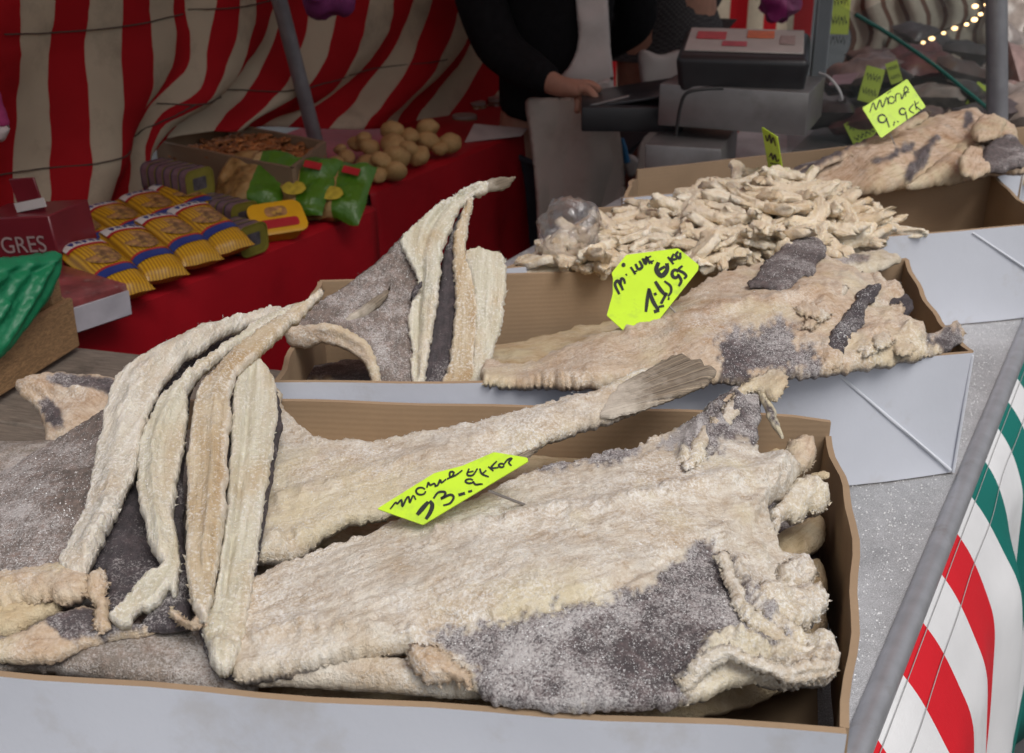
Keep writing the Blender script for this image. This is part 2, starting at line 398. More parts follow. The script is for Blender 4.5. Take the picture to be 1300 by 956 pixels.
M_STITCH = simple('stitch', (.34, .34, .34), .9)
M_COUNTER = cloth('counter_cloth', (.36, .005, .012), dirt=(.16, .004, .008), dth=.55, damt=.4, rough=.55)
M_APRON = cloth('apron_white', (.52, .48, .45), dirt=(.30, .25, .21), dth=.5, damt=.4)
M_APRON2 = cloth('apron_beige', (.52, .46, .40), dirt=(.25, .19, .14), dth=.5, damt=.45)
M_HUMAN = simple('skin_tone', (.42, .22, .15), .55, .12, 40, .15, 300)
M_HAIR = simple('hair', (.04, .028, .02), .7, .3, 80, .4, 300)
def check_mat():
    m, nt, b = mat_base('checked_knit'); v = gen(nt)
    t = N_(nt, 'ShaderNodeTexChecker', Scale=150.0); nt.links.new(v, t.inputs['Vector'])
    t.inputs[1].default_value = (.028, .027, .028, 1); t.inputs[2].default_value = (.075, .072, .072, 1)
    nt.links.new(t.outputs[0], b.inputs['Base Color']); b.inputs['Roughness'].default_value = .9
    return m
M_CHECK = check_mat()
M_TROUSER = simple('dark_trousers', (.03, .03, .04), .9, .2)
M_TAG = simple('fluorescent_card', (.54, .80, .03), .42, .05, 30, dirt=((.33, .50, .07), 55, .54, .45))
M_TAG2 = simple('fluorescent_card_dull', (.50, .62, .06), .5, .05, 30)
M_INK = simple('marker_ink', (.012, .014, .012), .6, .3, 200)
M_PIN = simple('pin_wire', (.30, .27, .25), .4, .1, metal=.8)
def glass(name, col, rough, alpha, film=False):
    m, nt, b = mat_base(name)
    b.inputs['Base Color'].default_value = (*col, 1); b.inputs['Roughness'].default_value = rough
    t = N_(nt, 'ShaderNodeBsdfTransparent'); t.inputs[0].default_value = (*([.93, .95, .95] if 'glass' in name else [min(1, .55+.45*x) for x in col]), 1)
    mx = N_(nt, 'ShaderNodeMixShader'); mx.inputs[0].default_value = alpha
    if film:
        t.inputs[0].default_value = (.95, .95, .96, 1); g = N_(nt, 'ShaderNodeBsdfGlossy'); g.inputs['Color'].default_value = (.9, .9, .92, 1); g.inputs['Roughness'].default_value = rough
        lw = N_(nt, 'ShaderNodeLayerWeight', Blend=.35); f_ = math_(nt, 'ADD', math_(nt, 'MULTIPLY', lw.outputs['Facing'], .45), alpha, True)
        n_ = N_(nt, 'ShaderNodeBump', Strength=.8, Distance=.004); nt.links.new(noise(nt, gen(nt), 90, 4, .6, 1.0), n_.inputs['Height']); nt.links.new(n_.outputs[0], g.inputs['Normal']); nt.links.new(n_.outputs[0], lw.inputs['Normal'])
        nt.links.new(f_, mx.inputs[0]); nt.links.new(g.outputs[0], mx.inputs[2])
    else: nt.links.new(b.outputs[0], mx.inputs[2])
    nt.links.new(t.outputs[0], mx.inputs[1])
    nt.links.new(mx.outputs[0], nt.nodes['Material Output'].inputs[0])
    return m
M_GLASS = glass('case_glass', (.10, .12, .12), .05, .10)
M_GLASSEDGE = simple('glass_edge', (.004, .075, .055), .2, .1)
M_FILM = glass('clear_film', (.9, .9, .9), .16, .10, True)
M_FILM2 = glass('clear_film_thin', (.8, .8, .8), .15, .2)
M_GREENBAG = glass('green_film', (.008, .20, .085), .42, .80)

# ------------------------------------------------------------------ the sheet builder: a traced outline given its own distance, size and thickness
def pip(P, poly):
    x, y = P[:, 0], P[:, 1]; ins = np.zeros(len(P), bool); q = np.roll(poly, -1, 0)
    for (x0, y0), (x1, y1) in zip(poly, q):
        c = ((y0 > y) != (y1 > y))
        if c.any(): ins ^= c & (x < (x1-x0)*(y-y0)/((y1-y0) if y1 != y0 else 1e-9)+x0)
    return ins
def pdist(P, poly, closed=True):
    A = poly if closed else poly[:-1]; B = np.roll(poly, -1, 0) if closed else poly[1:]
    d = np.full(len(P), 1e9)
    for a, b in zip(A, B):
        ab = b-a; L = ab@ab+1e-9
        t = np.clip(((P-a)@ab)/L, 0, 1); w = P-a-t[:, None]*ab
        d = np.minimum(d, np.einsum('ij,ij->i', w, w))
    return np.sqrt(d)
def tps(C, h):
    n = len(C); d = np.linalg.norm(C[:, None]-C[None], axis=2)/100
    K = np.where(d > 0, d*d*np.log(d+1e-12), 0)+np.eye(n)*.02
    Pm = np.c_[np.ones(n), C/100]; A = np.zeros((n+3, n+3)); A[:n, :n] = K; A[:n, n:] = Pm; A[n:, :n] = Pm.T
    w = np.linalg.solve(A, np.r_[h, 0, 0, 0])
    def f(P):
        out = np.zeros(len(P))
        for s in range(0, len(P), 4000):
            Q = P[s:s+4000]; d = np.linalg.norm(Q[:, None]-C[None], axis=2)/100
            K = np.where(d > 0, d*d*np.log(d+1e-12), 0)
            out[s:s+4000] = K@w[:n]+np.c_[np.ones(len(Q)), Q/100]@w[n:]
        return out
    return f
def smoothstep(a, b, x):
    t = np.clip((x-a)/(b-a), 0, 1); return t*t*(3-2*t)
_seed = [0]
def skindrop_(P2, skin, px3, sd_):
    s = np.zeros(len(P2))
    for poly in skin:
        pl = catmull(np.array(poly, float), 5, True)
        dd = pdist(P2, pl)*np.where(pip(P2, pl), 1, -1)+(fbm(px3, .04, 2, sd_+8)*8+fbm(px3, .18, 2, sd_+6)*5)
        s = np.maximum(s, smoothstep(-4.0, 3.0, dd))
    return s
def sheet(name, outline, mat, parent=None, thick=.016, ctrl=(), mode='z', step=4.0, rag=1.3, skin=(), allskin=None, ridges=(), blobs=(),
          amp=1.0, radius=None, folds=None, raydir=None, edgetint=1.0, spine=None, salt=0, fringe=0, skindrop=.0, skinsoft=1.0):
    _seed[0] += 1; sd_ = _seed[0]
    O = np.array(outline, float)
    lens = np.linalg.norm(np.roll(O[:, :2], -1, 0)-O[:, :2], axis=1)
    D = catmull(O[:, :2], [max(1, int(round(l/step))) for l in lens], True)
    T = np.roll(D, -1, 0)-np.roll(D, 1, 0); T /= np.linalg.norm(T, axis=1)[:, None]+1e-9
    Nn = np.c_[T[:, 1], -T[:, 0]]
    D3 = np.c_[D, np.full(len(D), sd_*3.1)]
    D = D+Nn*((fbm(D3, .045, 2, sd_)*1.2+fbm(D3, .22, 2, sd_+5)*1.0)*rag*1.5+RNG.normal(0, .26, len(D))*rag)[:, None]
    lo, hi = D.min(0), D.max(0)
    gx = np.arange(lo[0], hi[0], step); gy = np.arange(lo[1], hi[1], step*.87)
    G = np.array([(x+(step*.5 if j % 2 else 0), y) for j, y in enumerate(gy) for x in gx]).reshape(-1, 2)
    G = G+RNG.uniform(-.18, .18, G.shape)*step
    G = G[pip(G, D)]
    dG = pdist(G, D); k = dG > step*.55; G, dG = G[k], dG[k]
    P = np.r_[D, G]; nb = len(D)
    r = delaunay_2d_cdt([Vector(p) for p in P], [], [list(range(nb))], 1, 1e-4)
    P2 = np.array([tuple(v) for v in r[0]]); tri = np.array([f for f in r[2] if len(f) == 3], int)
    d = pdist(P2, D)
    C = np.array([(c[0], c[1]) for c in list(outline)+list(ctrl)], float); H = np.array([c[2] for c in list(outline)+list(ctrl)], float)
    h = tps(C, H)(P2)
    X = atz(P2[:, 0], P2[:, 1], h) if mode == 'z' else aty(P2[:, 0], P2[:, 1], h)
    depth = np.linalg.norm(X-CO, axis=1); sc = depth/FPX
    def normals(X):
        fn = np.cross(X[tri[:, 1]]-X[tri[:, 0]], X[tri[:, 2]]-X[tri[:, 0]])
        vn = np.zeros_like(X)
        for q in range(3): np.add.at(vn, tri[:, q], fn)
        return vn/(np.linalg.norm(vn, axis=1)[:, None]+1e-12)
    n = normals(X)
    if ((CO-X)*n).sum(1).mean() < 0: tri = tri[:, ::-1]; n = -n
    dm = d*sc; R = radius or thick*.75
    prof = np.sqrt(np.clip(1-(1-np.clip(dm/R, 0, 1))**2, 0, 1))
    inn = smoothstep(0, R*1.2, dm)
    # fibre coordinates: along and across the fish
    if spine is not None:
        S = catmull(np.array(spine, float), 10); sl = np.r_[0, np.cumsum(np.linalg.norm(np.diff(S, axis=0), axis=1))]
        ii = np.array([np.argmin(((S-q)**2).sum(1)) for q in P2]); tt = np.gradient(S, axis=0)[ii]; tt /= np.linalg.norm(tt, axis=1)[:, None]+1e-9
        w_ = P2-S[ii]; fu = (sl[ii]+(w_*tt).sum(1))*sc.mean(); fv = (w_[:, 1]*tt[:, 0]-w_[:, 0]*tt[:, 1])*sc.mean()
    else:
        q = X-X.mean(0); ev = np.linalg.svd(q[::max(1, len(q)//800)], full_matrices=False)[2]; fu, fv = q@ev[0], q@ev[1]
    fib = np.c_[fu*45+sd_, fv*260, np.zeros(len(X))]
    disp = (fbm(X, 14, 2, sd_)*.0042+fbm(X, 38, 2, sd_+1, .5)*.0018+(.4-np.abs(fbm(X, 95, 2, sd_+2)))*.0012+fbm(X, 300, 2, sd_+3)*.0011+fbm(fib, 1, 2, sd_+4)*.0009)*amp
    px3 = np.c_[P2, np.full(len(P2), sd_*1.7)]
    for (line, w, hh) in ridges:
        dl = pdist(P2, catmull(np.array(line, float), 6), False)+fbm(px3, .05, 2, sd_+9)*w*.5
        disp += hh*np.exp(-(dl/w)**2)*(1+.9*fbm(px3, .09, 2, sd_+4))
    for (bx, by, br, hh) in blobs:
        dl = np.hypot(P2[:, 0]-bx, P2[:, 1]-by)+fbm(px3, .06, 2, sd_+7)*br*.5
        disp += hh*np.exp(-(dl/br)**2)*(1+.6*fbm(px3, .12, 3, sd_+3))
    if folds:
        disp += folds(P2)
    top = X+n*(prof*thick*.5-skindrop_(P2, skin, px3, sd_)*skindrop+disp*np.maximum(inn, .3))[:, None]
    bot = X-n*(prof*thick*.5+.001)[:, None]
    isb = d < 1e-3
    sk = np.full(len(P2), 0.0 if allskin is None else float(allskin))
    for poly in skin:
        pl = catmull(np.array(poly, float), 5, True)
        dd = pdist(P2, pl)*np.where(pip(P2, pl), 1, -1)+(fbm(px3, .035, 3, sd_+8)*8*skinsoft+fbm(px3, .18, 2, sd_+6)*5*skinsoft)
        sk = np.maximum(sk, smoothstep(-2.0*skinsoft, 2.5*skinsoft, dd))
    e = np.exp(-dm/.006)*(fbm(X, 50, 2, sd_)*.5+.7)*edgetint
    nV = len(P2); idx = np.full(nV, -1); idx[~isb] = nV+np.arange((~isb).sum())
    idx[isb] = np.where(isb)[0]
    V = np.r_[top, bot[~isb]]
    Fc = np.r_[tri, idx[tri[:, ::-1]]]
    at = {'skin': np.r_[sk, np.full((~isb).sum(), .9)], 'edge': np.clip(np.r_[e, np.zeros((~isb).sum())], 0, 1), 'fu': np.r_[fu, fu[~isb]], 'fv': np.r_[fv, fv[~isb]]}
    if raydir is not None:
        o, a = np.array(raydir[0], float), np.array(raydir[1], float)
        ang = np.arctan2(P2[:, 1]-o[1], P2[:, 0]-o[0])-math.atan2(a[1]-o[1], a[0]-o[0])
        ang = (ang+math.pi) % (2*math.pi)-math.pi
        at['ray'] = np.r_[ang*raydir[2], np.zeros((~isb).sum())]; rd = np.hypot(*(P2-o).T); at['rad'] = np.r_[(rd-rd.min())/(np.ptp(rd)+1e-9), np.ones((~isb).sum())]
    if fringe:      # torn fibres standing off the rim, part of the same mesh
        FV, FF, k0 = [], [], len(V); bi = np.where(isb & (sk < .4))[0]; cen_ = X.mean(0)
        for _ in range(fringe):
            i = int(RNG.choice(bi)); o_ = top[i]; dr = n[i]*RNG.uniform(-.2, .8); px_ = P2[i]
            j = int(np.argmin(((D-px_)**2).sum(1))); nn = Nn[j]; q1 = on_plane(px_[0]+nn[0]*9, px_[1]+nn[1]*9, X[i], n[i]); q2 = on_plane(px_[0]-nn[0]*9, px_[1]-nn[1]*9, X[i], n[i])
            oo = q1-q2; oo /= np.linalg.norm(oo)+1e-9
            if pip(np.array([px_+nn*4]), D)[0]: oo = -oo
            dr = dr+oo*.9+RNG.normal(0, .45, 3); dr /= np.linalg.norm(dr); L_ = RNG.uniform(.0006, .0026)*(1+(RNG.random() > .9)); w_ = RNG.uniform(.0008, .0024)
            s1 = np.cross(dr, n[i]); s1 /= np.linalg.norm(s1)+1e-9; s2 = np.cross(dr, s1); b0 = o_-dr*.0015
            kk = k0+len(FV); FV += [b0+s1*w_, b0-s1*w_*.5+s2*w_*.8, b0-s1*w_*.5-s2*w_*.8, o_+dr*L_]
            FF += [(kk, kk+1, kk+3), (kk+1, kk+2, kk+3), (kk+2, kk, kk+3)]
        V = np.r_[V, np.array(FV)]; Fc = list(map(tuple, Fc))+FF; ne = len(FV)
        for k_ in at: at[k_] = np.r_[at[k_], np.full(ne, .5 if k_ == 'edge' else 0.0)]
    ob = mesh(name, V, Fc, mat, parent, attrs=at)
    if salt:        # loose salt crystals lying on the surface
        w_ = (.25+sk)*inn; w_ /= w_.sum(); ii = RNG.choice(len(P2), salt, p=w_); tj = RNG.normal(0, .0013, (salt, 3)); sz = RNG.uniform(.0002, .00045, salt)*(1+(RNG.random(salt) > .95)*.8)
        cc = top[ii]+tj-n[ii]*((tj*n[ii]).sum(1)-sz*.2)[:, None]
        o8 = np.array([(1, 0, 0), (0, 1, 0), (-1, 0, 0), (0, -1, 0), (0, 0, 1), (0, 0, -1)], float)+0
        VV = (cc[:, None]+o8[None]*sz[:, None, None]*RNG.uniform(.6, 1.3, (salt, 6, 1))).reshape(-1, 3)
        f8 = np.array([(0, 1, 4), (1, 2, 4), (2, 3, 4), (3, 0, 4), (1, 0, 5), (2, 1, 5), (3, 2, 5), (0, 3, 5)])
        so_ = mesh('salt_grains', VV, (np.arange(salt)[:, None, None]*6+f8[None]).reshape(-1, 3), M_SALT, ob, smooth=False); so_['kind'] = 'stuff'
    return ob

# ================================================================== THE SETTING
TD = np.array([.479, .878, 0]); TN = np.array([.878, -.479, 0])          # along the stall, and out towards the customers
TE = np.array([.294, .776, .80])                                         # a point on the table's outer top edge
mesh('ground', [(-60, -60, 0), (60, -60, 0), (60, 60, 0), (-60, 60, 0)], [(0, 1, 2, 3)],
     simple('asphalt', (.05, .05, .052), .9, .3, 3, .5, 90)).__setitem__('kind', 'structure')

# zinc topped long table
tb = thing('market_table', 'long stall table with grey zinc top dusted in salt, under the fish boxes', 'table', tuple(TE+TD*1.2-TN*.4+np.array([0, 0, -.8])))
def tpt(t, w, z=.80): p = TE+TD*t-TN*w; return Vector((p[0], p[1], z))
W = .80
def slab(name, quad, z0, z1, mat, parent, bev=.0):
    V = [(q[0], q[1], z0) for q in quad]+[(q[0], q[1], z1) for q in quad]
    return mesh(name, V, [(3, 2, 1, 0), (4, 5, 6, 7), (0, 1, 5, 4), (1, 2, 6, 5), (2, 3, 7, 6), (3, 0, 4, 7)], mat, parent, smooth=False)
slab('table_top', [tpt(-.62, W), tpt(-.62, 0), tpt(3.9, 0), tpt(3.9, W)], .775, .80, M_ZINC, tb)
for t in (-.5, 1.3, 3.7):
    for w in (.06, W-.06):
        tube('leg', [tpt(t, w, 0), tpt(t, w, .775)], .018, M_POLE, tb)
rim = tube('edge_strip', [tpt(-.62, -.004, .797), tpt(3.9, -.004, .797)], .0115, M_EDGE, tb, 12)

nS_ = 9000
tt_ = RNG.uniform(-.35, 1.3, nS_); ww_ = np.abs(RNG.normal(0, .22, nS_))
P_ = TE[None]+TD[None]*tt_[:, None]-TN[None]*(ww_[:, None]+.012); sz_ = RNG.uniform(.0004, .0011, nS_); P_[:, 2] = .8002
o8_ = np.array([(1, 0, 0), (0, 1, 0), (-1, 0, 0), (0, -1, 0), (0, 0, 1.3)], float)
k_ = ww_ < .7
VV = (P_[k_][:, None]+o8_[None]*sz_[k_][:, None, None]*RNG.uniform(.6, 1.3, (k_.sum(), 5, 1))).reshape(-1, 3)
so_ = mesh('spilled_salt', VV, (np.arange(k_.sum())[:, None, None]*5+np.array([(0, 1, 4), (1, 2, 4), (2, 3, 4), (3, 0, 4)])[None]).reshape(-1, 3), M_SALT, smooth=False)
props(so_, 'loose white salt grains spilled on the zinc table top', 'salt', kind='stuff')
# wooden trestle at the left, planks running across
wt = thing('wooden_trestle', 'weathered grey wooden trestle table beside the red counter', 'table', (-.7, 1.0, 0))
wx = np.array([.965, -.262]); wy = np.array([-.262, -.965]); w0 = np.array([-.299, 1.439])
pl = box_bm((1.62, .117, .03), None, .003, 1); me0 = None
for k in range(9):
    c = w0+wx*(-.38)+wy*(.06+.12*k)
    if me0 is None:
        o = bm_obj('plank', pl, M_TABLEWOOD, wt); me0 = o.data
    else: o = link('plank', me0, wt)
    o.matrix_parent_inverse = mworld(wt).inverted()
    o.location = (c[0]+random.uniform(-.02, .02), c[1], .780+random.uniform(-.0015, .0015)); o.rotation_euler = (0, 0, math.atan2(wx[1], wx[0])+(math.pi if k % 2 else 0))
for a in (-1.05, .2):
    for k in (.08, 1.0):
        c = w0+wx*a+wy*k
        tube('leg', [(c[0], c[1], 0), (c[0], c[1], .766)], .022, M_CRATEWOOD, wt, 8)

# striped skirt hanging from the table's outer edge
edge_px = [(1137, 841), (1161, 780), (1187, 719), (1205, 670), (1227, 626), (1244, 579), (1261, 534), (1275, 502), (1285, 473), (1298, 439)]
ts = [float((atz(x, y, .8)-TE)@TD) for x, y in edge_px]
dt = (ts[-1]-ts[0])/9; ts = [ts[0]+(t-ts[0])*.5+dt*i*.5 for i, t in enumerate(ts)]
bnd = [ts[0]-dt*k for k in range(9, 0, -1)]+ts+[ts[-1]+dt*k for k in range(1, 26)]
cols = {}
for i in range(len(bnd)-1):
    j = i-9     # stripe j starts at ts[j]
    cols[i] = 1 if j in (0, 2) else (2 if (j >= 4 and j % 2 == 0) or (j <= -4 and j % 2 == 0) else (1 if j < 0 and j % 2 == 0 else 0))
prof = catmull([(0.009, -.004), (.030, -.030), (.050, -.066), (.064, -.100), (.071, -.15), (.080, -.25), (.088, -.42), (.09, -.74)], 5)
sk = thing('striped_skirt', 'green, red and white striped cloth skirt hanging from the metal table edge', 'cloth skirt', tuple(TE+TN*.1-np.array([0, 0, .8])))
V, Fc, fm = [], [], []
tcol = []; cm = []
for i in range(len(bnd)-1):
    for q in range(4): tcol.append(bnd[i]+(bnd[i+1]-bnd[i])*q/4); cm.append(cols[i])
tcol.append(bnd[-1]); nr = len(prof)
for t in tcol:
    for r, (o, zz) in enumerate(prof):
        g = r/(nr-1)
        wv = .011*math.sin(t*19+.8)+.008*math.sin(t*31+2.1)+.010*math.sin(t*8.5); wv *= min(1, g*1.6)
        p = TE+TD*(t+.012*g*math.sin(t*14))+TN*(o+wv*min(1, g*2.2)); V.append((p[0], p[1], .80+zz+.006*math.sin(t*23)*g))
for a in range(len(tcol)-1):
    for r in range(nr-1):
        Fc.append((a*nr+r, a*nr+r+1, (a+1)*nr+r+1, (a+1)*nr+r)); fm.append(cm[a])
so = mesh('skirt_cloth', V, Fc, [M_SK_W, M_SK_R, M_SK_G], sk, fmat=fm)
md = so.modifiers.new('s', 'SOLIDIFY'); md.thickness = .0012
for rr in (2, 6):      # stitched hem lines
    pts = [Vector(V[a*nr+rr])+Vector(TN)*.001+Vector((0, 0, .001)) for a in range(0, len(tcol))]
    tube('hem_stitch', pts, .0004, M_STITCH, sk, 5)

# red cloth covered counters on the far side of the aisle
def counter(name, label, A, B, depth, z, parts=True):
    A = np.array(A); B = np.array(B); d = (B-A)/np.linalg.norm(B-A); n = np.array([-d[1], d[0]]); L = np.linalg.norm(B-A)
    c = thing(name, label, 'counter', (*(A+B)/2, 0))
    nx = max(8, int(L/.03)); V, Fc = [], []; prof = [(depth, -z+.02), (depth, -.02), (depth-.01, 0), (.35*depth, .001), (.012, 0), (.002, -.006), (0, -.03), (-.004, -.1), (-.008, -.3), (-.012, -z+.03)]
    P = []
    for a, b in zip(prof[:-1], prof[1:]):
        for k in range(4): P.append((a[0]+(b[0]-a[0])*k/4, a[1]+(b[1]-a[1])*k/4))
    P.append(prof[-1]); m = len(P)
    for i in range(nx+1):
        s = i/nx*L
        for (o, zz) in P:
            dn = max(0, min(1, -zz/.3)) if o < .02 else 0
            w = (.010*math.sin(s*17+1)+.007*math.sin(s*41))*dn
            p = A+d*s+n*(o-w); V.append((p[0], p[1], z+zz+(.0015*math.sin(s*30) if dn == 0 else 0)))
    for i in range(nx):
        for k in range(m-1): Fc.append((i*m+k, (i+1)*m+k, (i+1)*m+k+1, i*m+k+1))
    o = mesh('cloth_cover', V, Fc, M_COUNTER, c, sharp=50); o.modifiers.new('s', 'SOLIDIFY').thickness = .002
    slab('board', [A+n*.02+d*.02, B+n*.02-d*.02, B+n*(depth-.03)-d*.02, A+n*(depth-.03)+d*.02], z-.03, z-.006, M_CRATEWOOD, c)
    return c, d, n
A1 = atz(105, 412, .8)[:2]; B1 = atz(478, 263, .8)[:2]; d1 = (B1-A1)/np.linalg.norm(B1-A1)
A2 = atz(466, 246, .8)[:2]; B2 = atz(612, 188, .8)[:2]; d2 = (B2-A2)/np.linalg.norm(B2-A2)
c1, CD, CN = counter('red_counter', 'counter under red cloth carrying yellow packets and tins', A1-d1*.9, B1, .52, .80)
c2, _, _ = counter('red_counter', 'counter under red cloth carrying round golden buns', A2+d2*.012-np.array([.0, 0]), B2+d2*.75, .52, .80)
CD3 = Vector((CD[0], CD[1], 0)); CN3 = Vector((CN[0], CN[1], 0))

# striped tarpaulin hanging behind the counter
def Z1(l): return [(x/2.955, y/2.955) for x, y in l]
def Z2(l): return [(430+x/2.955, y/2.955) for x, y in l]
B_ = [
    [(-75, -40), (-70, 100), (-62, 220), (-60, 320)],
    [(-22, -40), (-18, 100), (-12, 220), (-12, 320)],
    Z1([(55, -120), (62, 0), (78, 130), (92, 400), (95, 650), (90, 940)]),
    Z1([(195, -120), (203, 0), (212, 150), (215, 400), (212, 620), (195, 780), (165, 940)]),
    Z1([(330, -120), (333, 0), (335, 130), (333, 400), (325, 560), (300, 700), (240, 940)]),
    Z1([(458, -120), (457, 0), (455, 150), (440, 400), (425, 560), (390, 720), (315, 930)]),
    Z1([(557, -120), (558, 0), (560, 150), (555, 330), (515, 500), (490, 620), (400, 900)]),
    Z1([(662, -120), (660, 0), (660, 130), (640, 270), (580, 400), (505, 560), (480, 700), (425, 880)]),
    Z1([(690, -120), (697, 0), (720, 150), (720, 240), (660, 310), (595, 400), (535, 540), (510, 680), (470, 860)]),
    Z1([(800, -120), (790, 0), (765, 130), (750, 300), (700, 360), (600, 430), (555, 550), (535, 700), (505, 840)]),
    Z1([(895, -120), (880, 0), (855, 140), (800, 300), (745, 380), (665, 425), (600, 470), (568, 560), (545, 700), (535, 800)]),
    Z1([(975, -120), (955, 0), (930, 130), (880, 290), (800, 390), (720, 440), (630, 490), (590, 550), (578, 640)]),
    Z1([(1070, -120), (1040, 0), (990, 165), (925, 275), (860, 345), (800, 400), (710, 470), (660, 520)]),
    Z1([(1110, -120), (1090, 0), (1050, 150), (1000, 270), (930, 370), (860, 430), (800, 490)]),
    Z1([(1190, -120), (1170, 30), (1130, 170), (1060, 300), (980, 380), (900, 450), (860, 490)]),
    Z1([(1300, -120), (1265, 30), (1200, 190), (1130, 300), (1030, 390), (950, 440), (905, 490)]),
    Z2([(140, -120), (110, 0), (75, 140), (10, 300), (-90, 390), (-200, 440), (-260, 480)]),
    Z2([(245, -120), (215, 0), (190, 120), (105, 280), (10, 365), (-100, 430), (-160, 480)]),
    Z2([(320, -120), (290, 0), (245, 150), (155, 300), (70, 390), (0, 440), (-50, 480)]),
    Z2([(390, -120), (355, 0), (320, 130), (235, 280), (140, 390), (80, 440), (50, 480)]),
    Z2([(480, -120), (450, 0), (410, 130), (325, 270), (220, 390), (170, 440), (140, 480)]),
    Z2([(530, -120), (505, 0), (495, 80), (440, 205), (335, 330), (260, 420), (230, 480)]),
    Z2([(590, -120), (560, 0), (530, 120), (480, 230), (390, 360), (330, 430), (310, 480)]),
    Z2([(680, -120), (640, 0), (600, 150), (550, 260), (470, 360), (400, 440), (380, 480)]),
    Z2([(760, -120), (720, 0), (680, 150), (610, 290), (540, 370), (470, 440), (450, 480)]),
    Z2([(840, -120), (800, 0), (760, 150), (700, 290), (620, 370), (560, 440), (540, 480)]),
    Z2([(930, -120), (890, 0), (850, 150), (790, 290), (720, 370), (670, 440), (650, 480)]),
    Z2([(1020, -120), (990, 0), (950, 150), (890, 290), (830, 370), (790, 440), (780, 480)]),
]
KR = 40
R_ = []
for l in B_:
    c = catmull(np.array(l, float), 10); s = np.r_[0, np.cumsum(np.linalg.norm(np.diff(c, axis=0), axis=1))]
    u = np.linspace(0, s[-1], KR); R_.append(np.c_[np.interp(u, s, c[:, 0]), np.interp(u, s, c[:, 1])])
R_ = np.array(R_)
tp0 = np.array([-.86, 1.95, 0]); tdir = np.array([.88, 1.55, 0]); tdir = tdir/np.linalg.norm(tdir); tnor = np.array([tdir[1], -tdir[0], 0])
cols_px, cm = [], []
for i in range(len(R_)-1):
    for q in range(4): cols_px.append(R_[i]*(1-q/4)+R_[i+1]*q/4); cm.append(i % 2)
cols_px.append(R_[-1]); cols_px = np.array(cols_px); nc = len(cols_px)
flat = cols_px.reshape(-1, 2)
X = on_plane(flat[:, 0], flat[:, 1], tp0, tnor)
wv = fbm(np.c_[flat/55., np.zeros(len(flat))], 1, 3, 3)*.014
u_ = np.repeat(np.arange(nc), KR)/4.; v_ = np.tile(np.arange(KR), nc)/KR
wv += .03*np.sin(u_*1.25+v_*3)*np.clip(v_*1.5, 0, 1)+.025*np.exp(-((u_-9.3)/1.3)**2)*np.sin(v_*6)
X = X+tnor*wv[:, None]
Fc, fm = [], []
for a in range(nc-1):
    for r in range(KR-1): Fc.append((a*KR+r, a*KR+r+1, (a+1)*KR+r+1, (a+1)*KR+r)); fm.append(cm[a])
tarp = thing('striped_tarpaulin', 'sagging red and cream striped tarpaulin hanging behind the red counter', 'tarpaulin', tuple(tp0+tdir*.9))
to = mesh('canvas', X, Fc, [M_TARP_W, M_TARP_R], tarp, fmat=[1-x if False else x for x in fm]); to.modifiers.new('s', 'SOLIDIFY').thickness = .002
for sl in ([(0, 43), (70, 42), (150, 34), (235, 18)], [(0, 226), (40, 220), (110, 206), (168, 188), (200, 155), (235, 132)], [(240, 12), (300, 8), (345, 0)], [(205, 132), (250, 130), (300, 116), (345, 115), (400, 105), (440, 98), (500, 85), (560, 75)]):
    l = catmull(np.array(sl, float), 8)
    P = on_plane(l[:, 0], l[:, 1], tp0, tnor)
    d = np.array([np.argmin(((flat-q)**2).sum(1)) for q in l]); P = X[d]*.0+P+tnor*(wv[d][:, None]+.0035)
    tube('seam_shadow', [Vector(p) for p in P], .0014, M_SEAM_SHADE, tarp, 6)  # dark cords stand in for rope and hem shadows on the tarp

# canvas roof over the stall (above the picture, outline shaped to shade the back) and the canvas wall behind the scale
rt = []
def rpt(t, w, z): p = TE+TD*t-TN*w; return (p[0], p[1], z)
V, Fc, fm = [], [], []
for i in range(33):
    for j in range(13):
        q = j/12; x0, y0 = -2.4+q*3.5, .15+1.4*q*q; p = np.array([x0, y0])+TD[:2]*(i/32*(4.6-3.4*q*q))
        V.append((p[0], p[1], 2.25+.14*math.sin(math.pi*q)-.02*math.sin(i*1.2)))
for i in range(32):
    for j in range(12): Fc.append((i*13+j, i*13+j+1, (i+1)*13+j+1, (i+1)*13+j)); fm.append(j % 2)
ro = mesh('stall_roof', V, Fc, [M_ROOF_W, M_TARP_R], fmat=fm)
props(ro, 'unseen striped canvas roof over the stall, outline shaped for its shade', 'awning')
bw = thing('canvas_wall', 'dark red and cream striped canvas wall behind the scale', 'tarpaulin', (1.2, 4.6, 0))
V, Fc, fm = [], [], []
for i in range(41):
    for j in range(12):
        x = -.1+i*.032; V.append((x, 4.6+.25*math.sin(x*1.3)+.03*math.sin(i*.9), .15+j*.2))
for i in range(40):
    for j in range(11): Fc.append((i*12+j, (i+1)*12+j, (i+1)*12+j+1, i*12+j+1)); fm.append((i//2) % 2)
mesh('canvas', V, Fc, [M_TARP_W, M_TARP_R], bw, fmat=fm)

